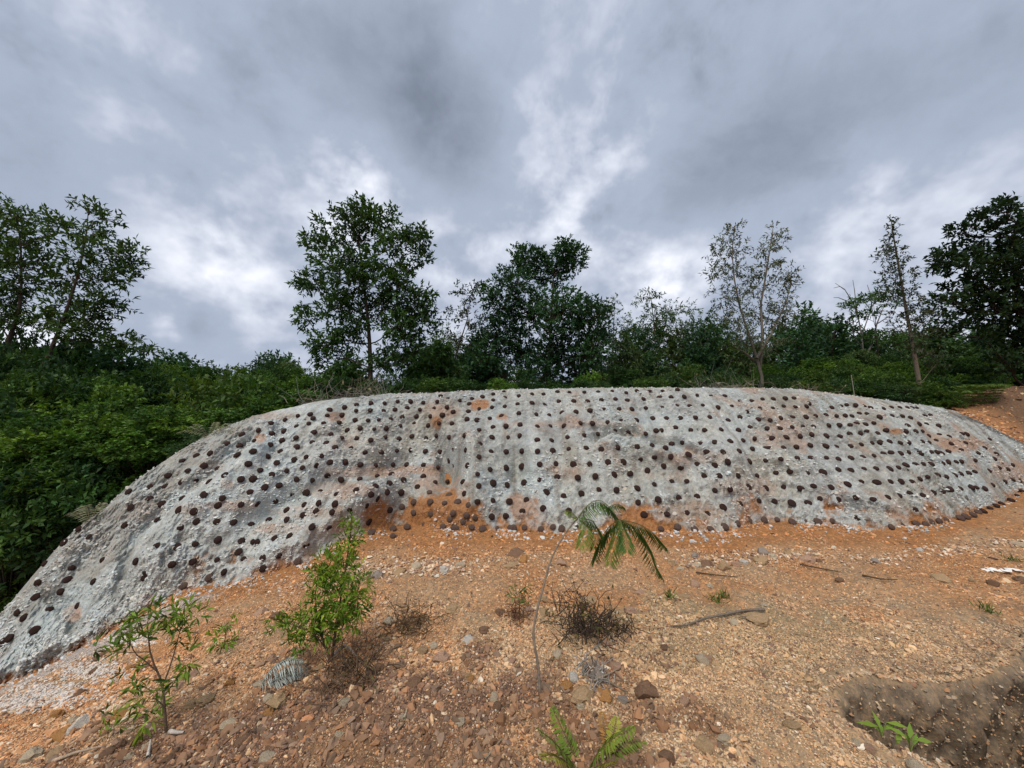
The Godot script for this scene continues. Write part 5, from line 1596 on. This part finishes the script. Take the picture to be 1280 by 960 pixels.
	# sticks, branch, root, post, litter
	stick([[956, 766], [930, 768], [905, 772], [880, 778], [858, 786], [838, 787]], 0.011, Color(0.25, 0.21, 0.17), "fallen_branch", "long grey fallen branch lying on the tan gravel", "branch")
	stick([[955, 783], [938, 776], [925, 773]], 0.007, Color(0.3, 0.26, 0.2), "twig", "short dry twig beside the fallen grey branch", "twig")
	stick([[505, 905], [509, 890]], 0.007, Color(0.5, 0.42, 0.3), "twig", "pale straw standing out of the brown gravel", "twig")
	stick([[606, 956], [628, 928]], 0.006, Color(0.42, 0.34, 0.24), "twig", "long pale straw lying on the brown gravel", "twig")
	stick([[184, 952], [188, 930]], 0.008, Color(0.68, 0.64, 0.58), "twig", "white peeled stick below the sparse sapling", "twig")
	stick([[66, 958], [95, 948], [128, 938]], 0.009, Color(0.55, 0.43, 0.32), "twig", "pale stick on the orange slope near the white stone", "twig")
	stick([[750, 850], [770, 862], [784, 872]], 0.008, Color(0.27, 0.22, 0.16), "twig", "dark stick among the twigs and husks", "twig")
	stick([[742, 856], [760, 848], [772, 842]], 0.006, Color(0.42, 0.35, 0.26), "twig", "pale stick crossing the twigs and husks", "twig")
	stick([[1078, 722], [1100, 727], [1122, 728]], 0.008, Color(0.12, 0.08, 0.05), "twig", "thin dark stick on the bare orange path", "twig")
	stick([[870, 718], [895, 722], [922, 724]], 0.007, Color(0.12, 0.08, 0.05), "twig", "thin dark stick in front of the stony strip", "twig")
	stick([[1000, 708], [1030, 714], [1052, 718]], 0.008, Color(0.14, 0.09, 0.06), "twig", "brown stick on the path beside the pink stone", "twig")
	stick([[414, 828], [422, 820], [431, 814], [438, 818], [446, 828], [452, 836]], 0.012, Color(0.55, 0.44, 0.36), "bare_root", "pale twisted root lying at the bushy sapling's foot", "root", "", 0.02)
	stick([[212, 920], [222, 924], [230, 922]], 0.012, Color(0.6, 0.55, 0.5), "bare_root", "pale root at the sparse sapling's foot", "root")
	var post := Soup.new()
	var pp := at(1069, 498, 8.6)
	post.tube(PackedVector3Array([Vector3(0, -0.1, 0), Vector3(-0.03, 0.25, 0), Vector3(-0.06, 0.55, 0)]), PackedFloat32Array([0.009, 0.008, 0.007]), 6, Color(0.38, 0.34, 0.28))
	single("post", post.mesh(), M.bark, "thin pale stake standing on the mound's crest", "stake", pp)
	var plastic := StandardMaterial3D.new()
	plastic.albedo_color = Color(0.9, 0.89, 0.87)
	plastic.roughness = 0.6
	plastic.cull_mode = BaseMaterial3D.CULL_DISABLED
	for c in [[1238, 714, 0.13, "crumpled white plastic scrap on the orange path"], [1262, 715, 0.17, "longer torn white plastic scrap on the orange path"]]:
		var q := hit(c[0], c[1])
		var pts := PackedVector3Array()
		var cs := PackedColorArray()
		for j in 5:
			for i in 9:
				pts.append(Vector3((i / 8.0 - 0.5) * c[2] * 1.1 + rng.randf_range(-0.006, 0.006), 0.006 + 0.009 * absf(rng.randfn()), (j / 4.0 - 0.5) * 0.06 + 0.03 * sin(i * 0.9) + rng.randf_range(-0.006, 0.006)))
				cs.append(Color.WHITE)
		single("plastic_scrap", grid_mesh(pts, cs, 9, 5), plastic, c[3], "litter", q)
	# small tufts on the path
	for c in [[895, 752, "thin upright grass blades on the path"], [905, 748, "short yellowing grass blades on the path"], [1236, 768, "little green weed in the tan gravel"], [1268, 702, "dark green tuft of grass at the edge of the path"], [460, 722, "dull green weed at the edge of the stony bank"], [838, 748, "tiny flat weed on the orange path"]]:
		var q := hit(c[0], c[1])
		var s := Soup.new()
		for k in 26:
			var dir := (Vector3(0, 1.0, 0) + rand_dir() * 0.9).normalized()
			dir.y = absf(dir.y)
			s.leaf(Vector3(rng.randfn() * 0.03, 0, rng.randfn() * 0.03), dir, rand_dir(), rng.randf_range(0.04, 0.1), 0.008, vary(Color(0.12, 0.17, 0.04), 0.4))
		single("grass_tuft", s.mesh(), M.bright_leaf, c[2], "weed", q)

func _ready() -> void:
	rng.seed = 20240
	n1.seed = 3
	n1.frequency = 0.02
	n1.fractal_octaves = 4
	n1.noise_type = FastNoiseLite.TYPE_SIMPLEX_SMOOTH
	n2.seed = 8
	n2.frequency = 0.02
	n2.fractal_octaves = 3
	n2.noise_type = FastNoiseLite.TYPE_SIMPLEX_SMOOTH
	n3.seed = 15
	n3.frequency = 0.02
	n3.fractal_type = FastNoiseLite.FRACTAL_RIDGED
	n3.fractal_octaves = 3
	n4.seed = 21
	n4.noise_type = FastNoiseLite.TYPE_CELLULAR
	n4.frequency = 1.0
	n4.fractal_type = FastNoiseLite.FRACTAL_NONE
	n4.cellular_return_type = FastNoiseLite.RETURN_DISTANCE2_SUB
	# camera
	var cam := Camera3D.new()
	cam.fov = 92.2
	cam.near = 0.05
	cam.far = 1500.0
	cam.position = Vector3(0, EYE, 0)
	cam.rotation = Vector3(PITCH, 0, 0)
	cam.current = true
	add_child(cam)
	# sky, sun, exposure
	var env := Environment.new()
	env.background_mode = Environment.BG_SKY
	var sky := Sky.new()
	var pano := PanoramaSkyMaterial.new()
	pano.panorama = make_sky()
	sky.sky_material = pano
	env.sky = sky
	env.tonemap_mode = Environment.TONE_MAPPER_LINEAR
	env.tonemap_exposure = 1.9
	env.sdfgi_enabled = true
	env.ssao_enabled = true
	env.ssil_enabled = true
	var we := WorldEnvironment.new()
	we.environment = env
	add_child(we)
	var sun := DirectionalLight3D.new()
	sun.light_energy = 0.5
	sun.light_angular_distance = 40.0
	sun.light_color = Color(1.0, 0.96, 0.9)
	sun.rotation_degrees = Vector3(-58, -28, 0)
	sun.shadow_enabled = true
	add_child(sun)
	print("sky ", Time.get_ticks_msec())
	make_materials()
	print("materials ", Time.get_ticks_msec())
	prepare_terrain()
	build_ground()
	print("ground ", Time.get_ticks_msec())
	build_pit()
	var mound := build_mound()
	print("mound ", Time.get_ticks_msec())
	build_plugs(mound)
	print("plugs ", Time.get_ticks_msec())
	build_trees()
	print("trees ", Time.get_ticks_msec())
	build_shrubs()
	print("shrubs ", Time.get_ticks_msec())
	build_rubble(mound)
	build_gravel()
	print("gravel ", Time.get_ticks_msec())
	build_stones()
	print("stones ", Time.get_ticks_msec())
	build_plants()
	print("plants ", Time.get_ticks_msec())
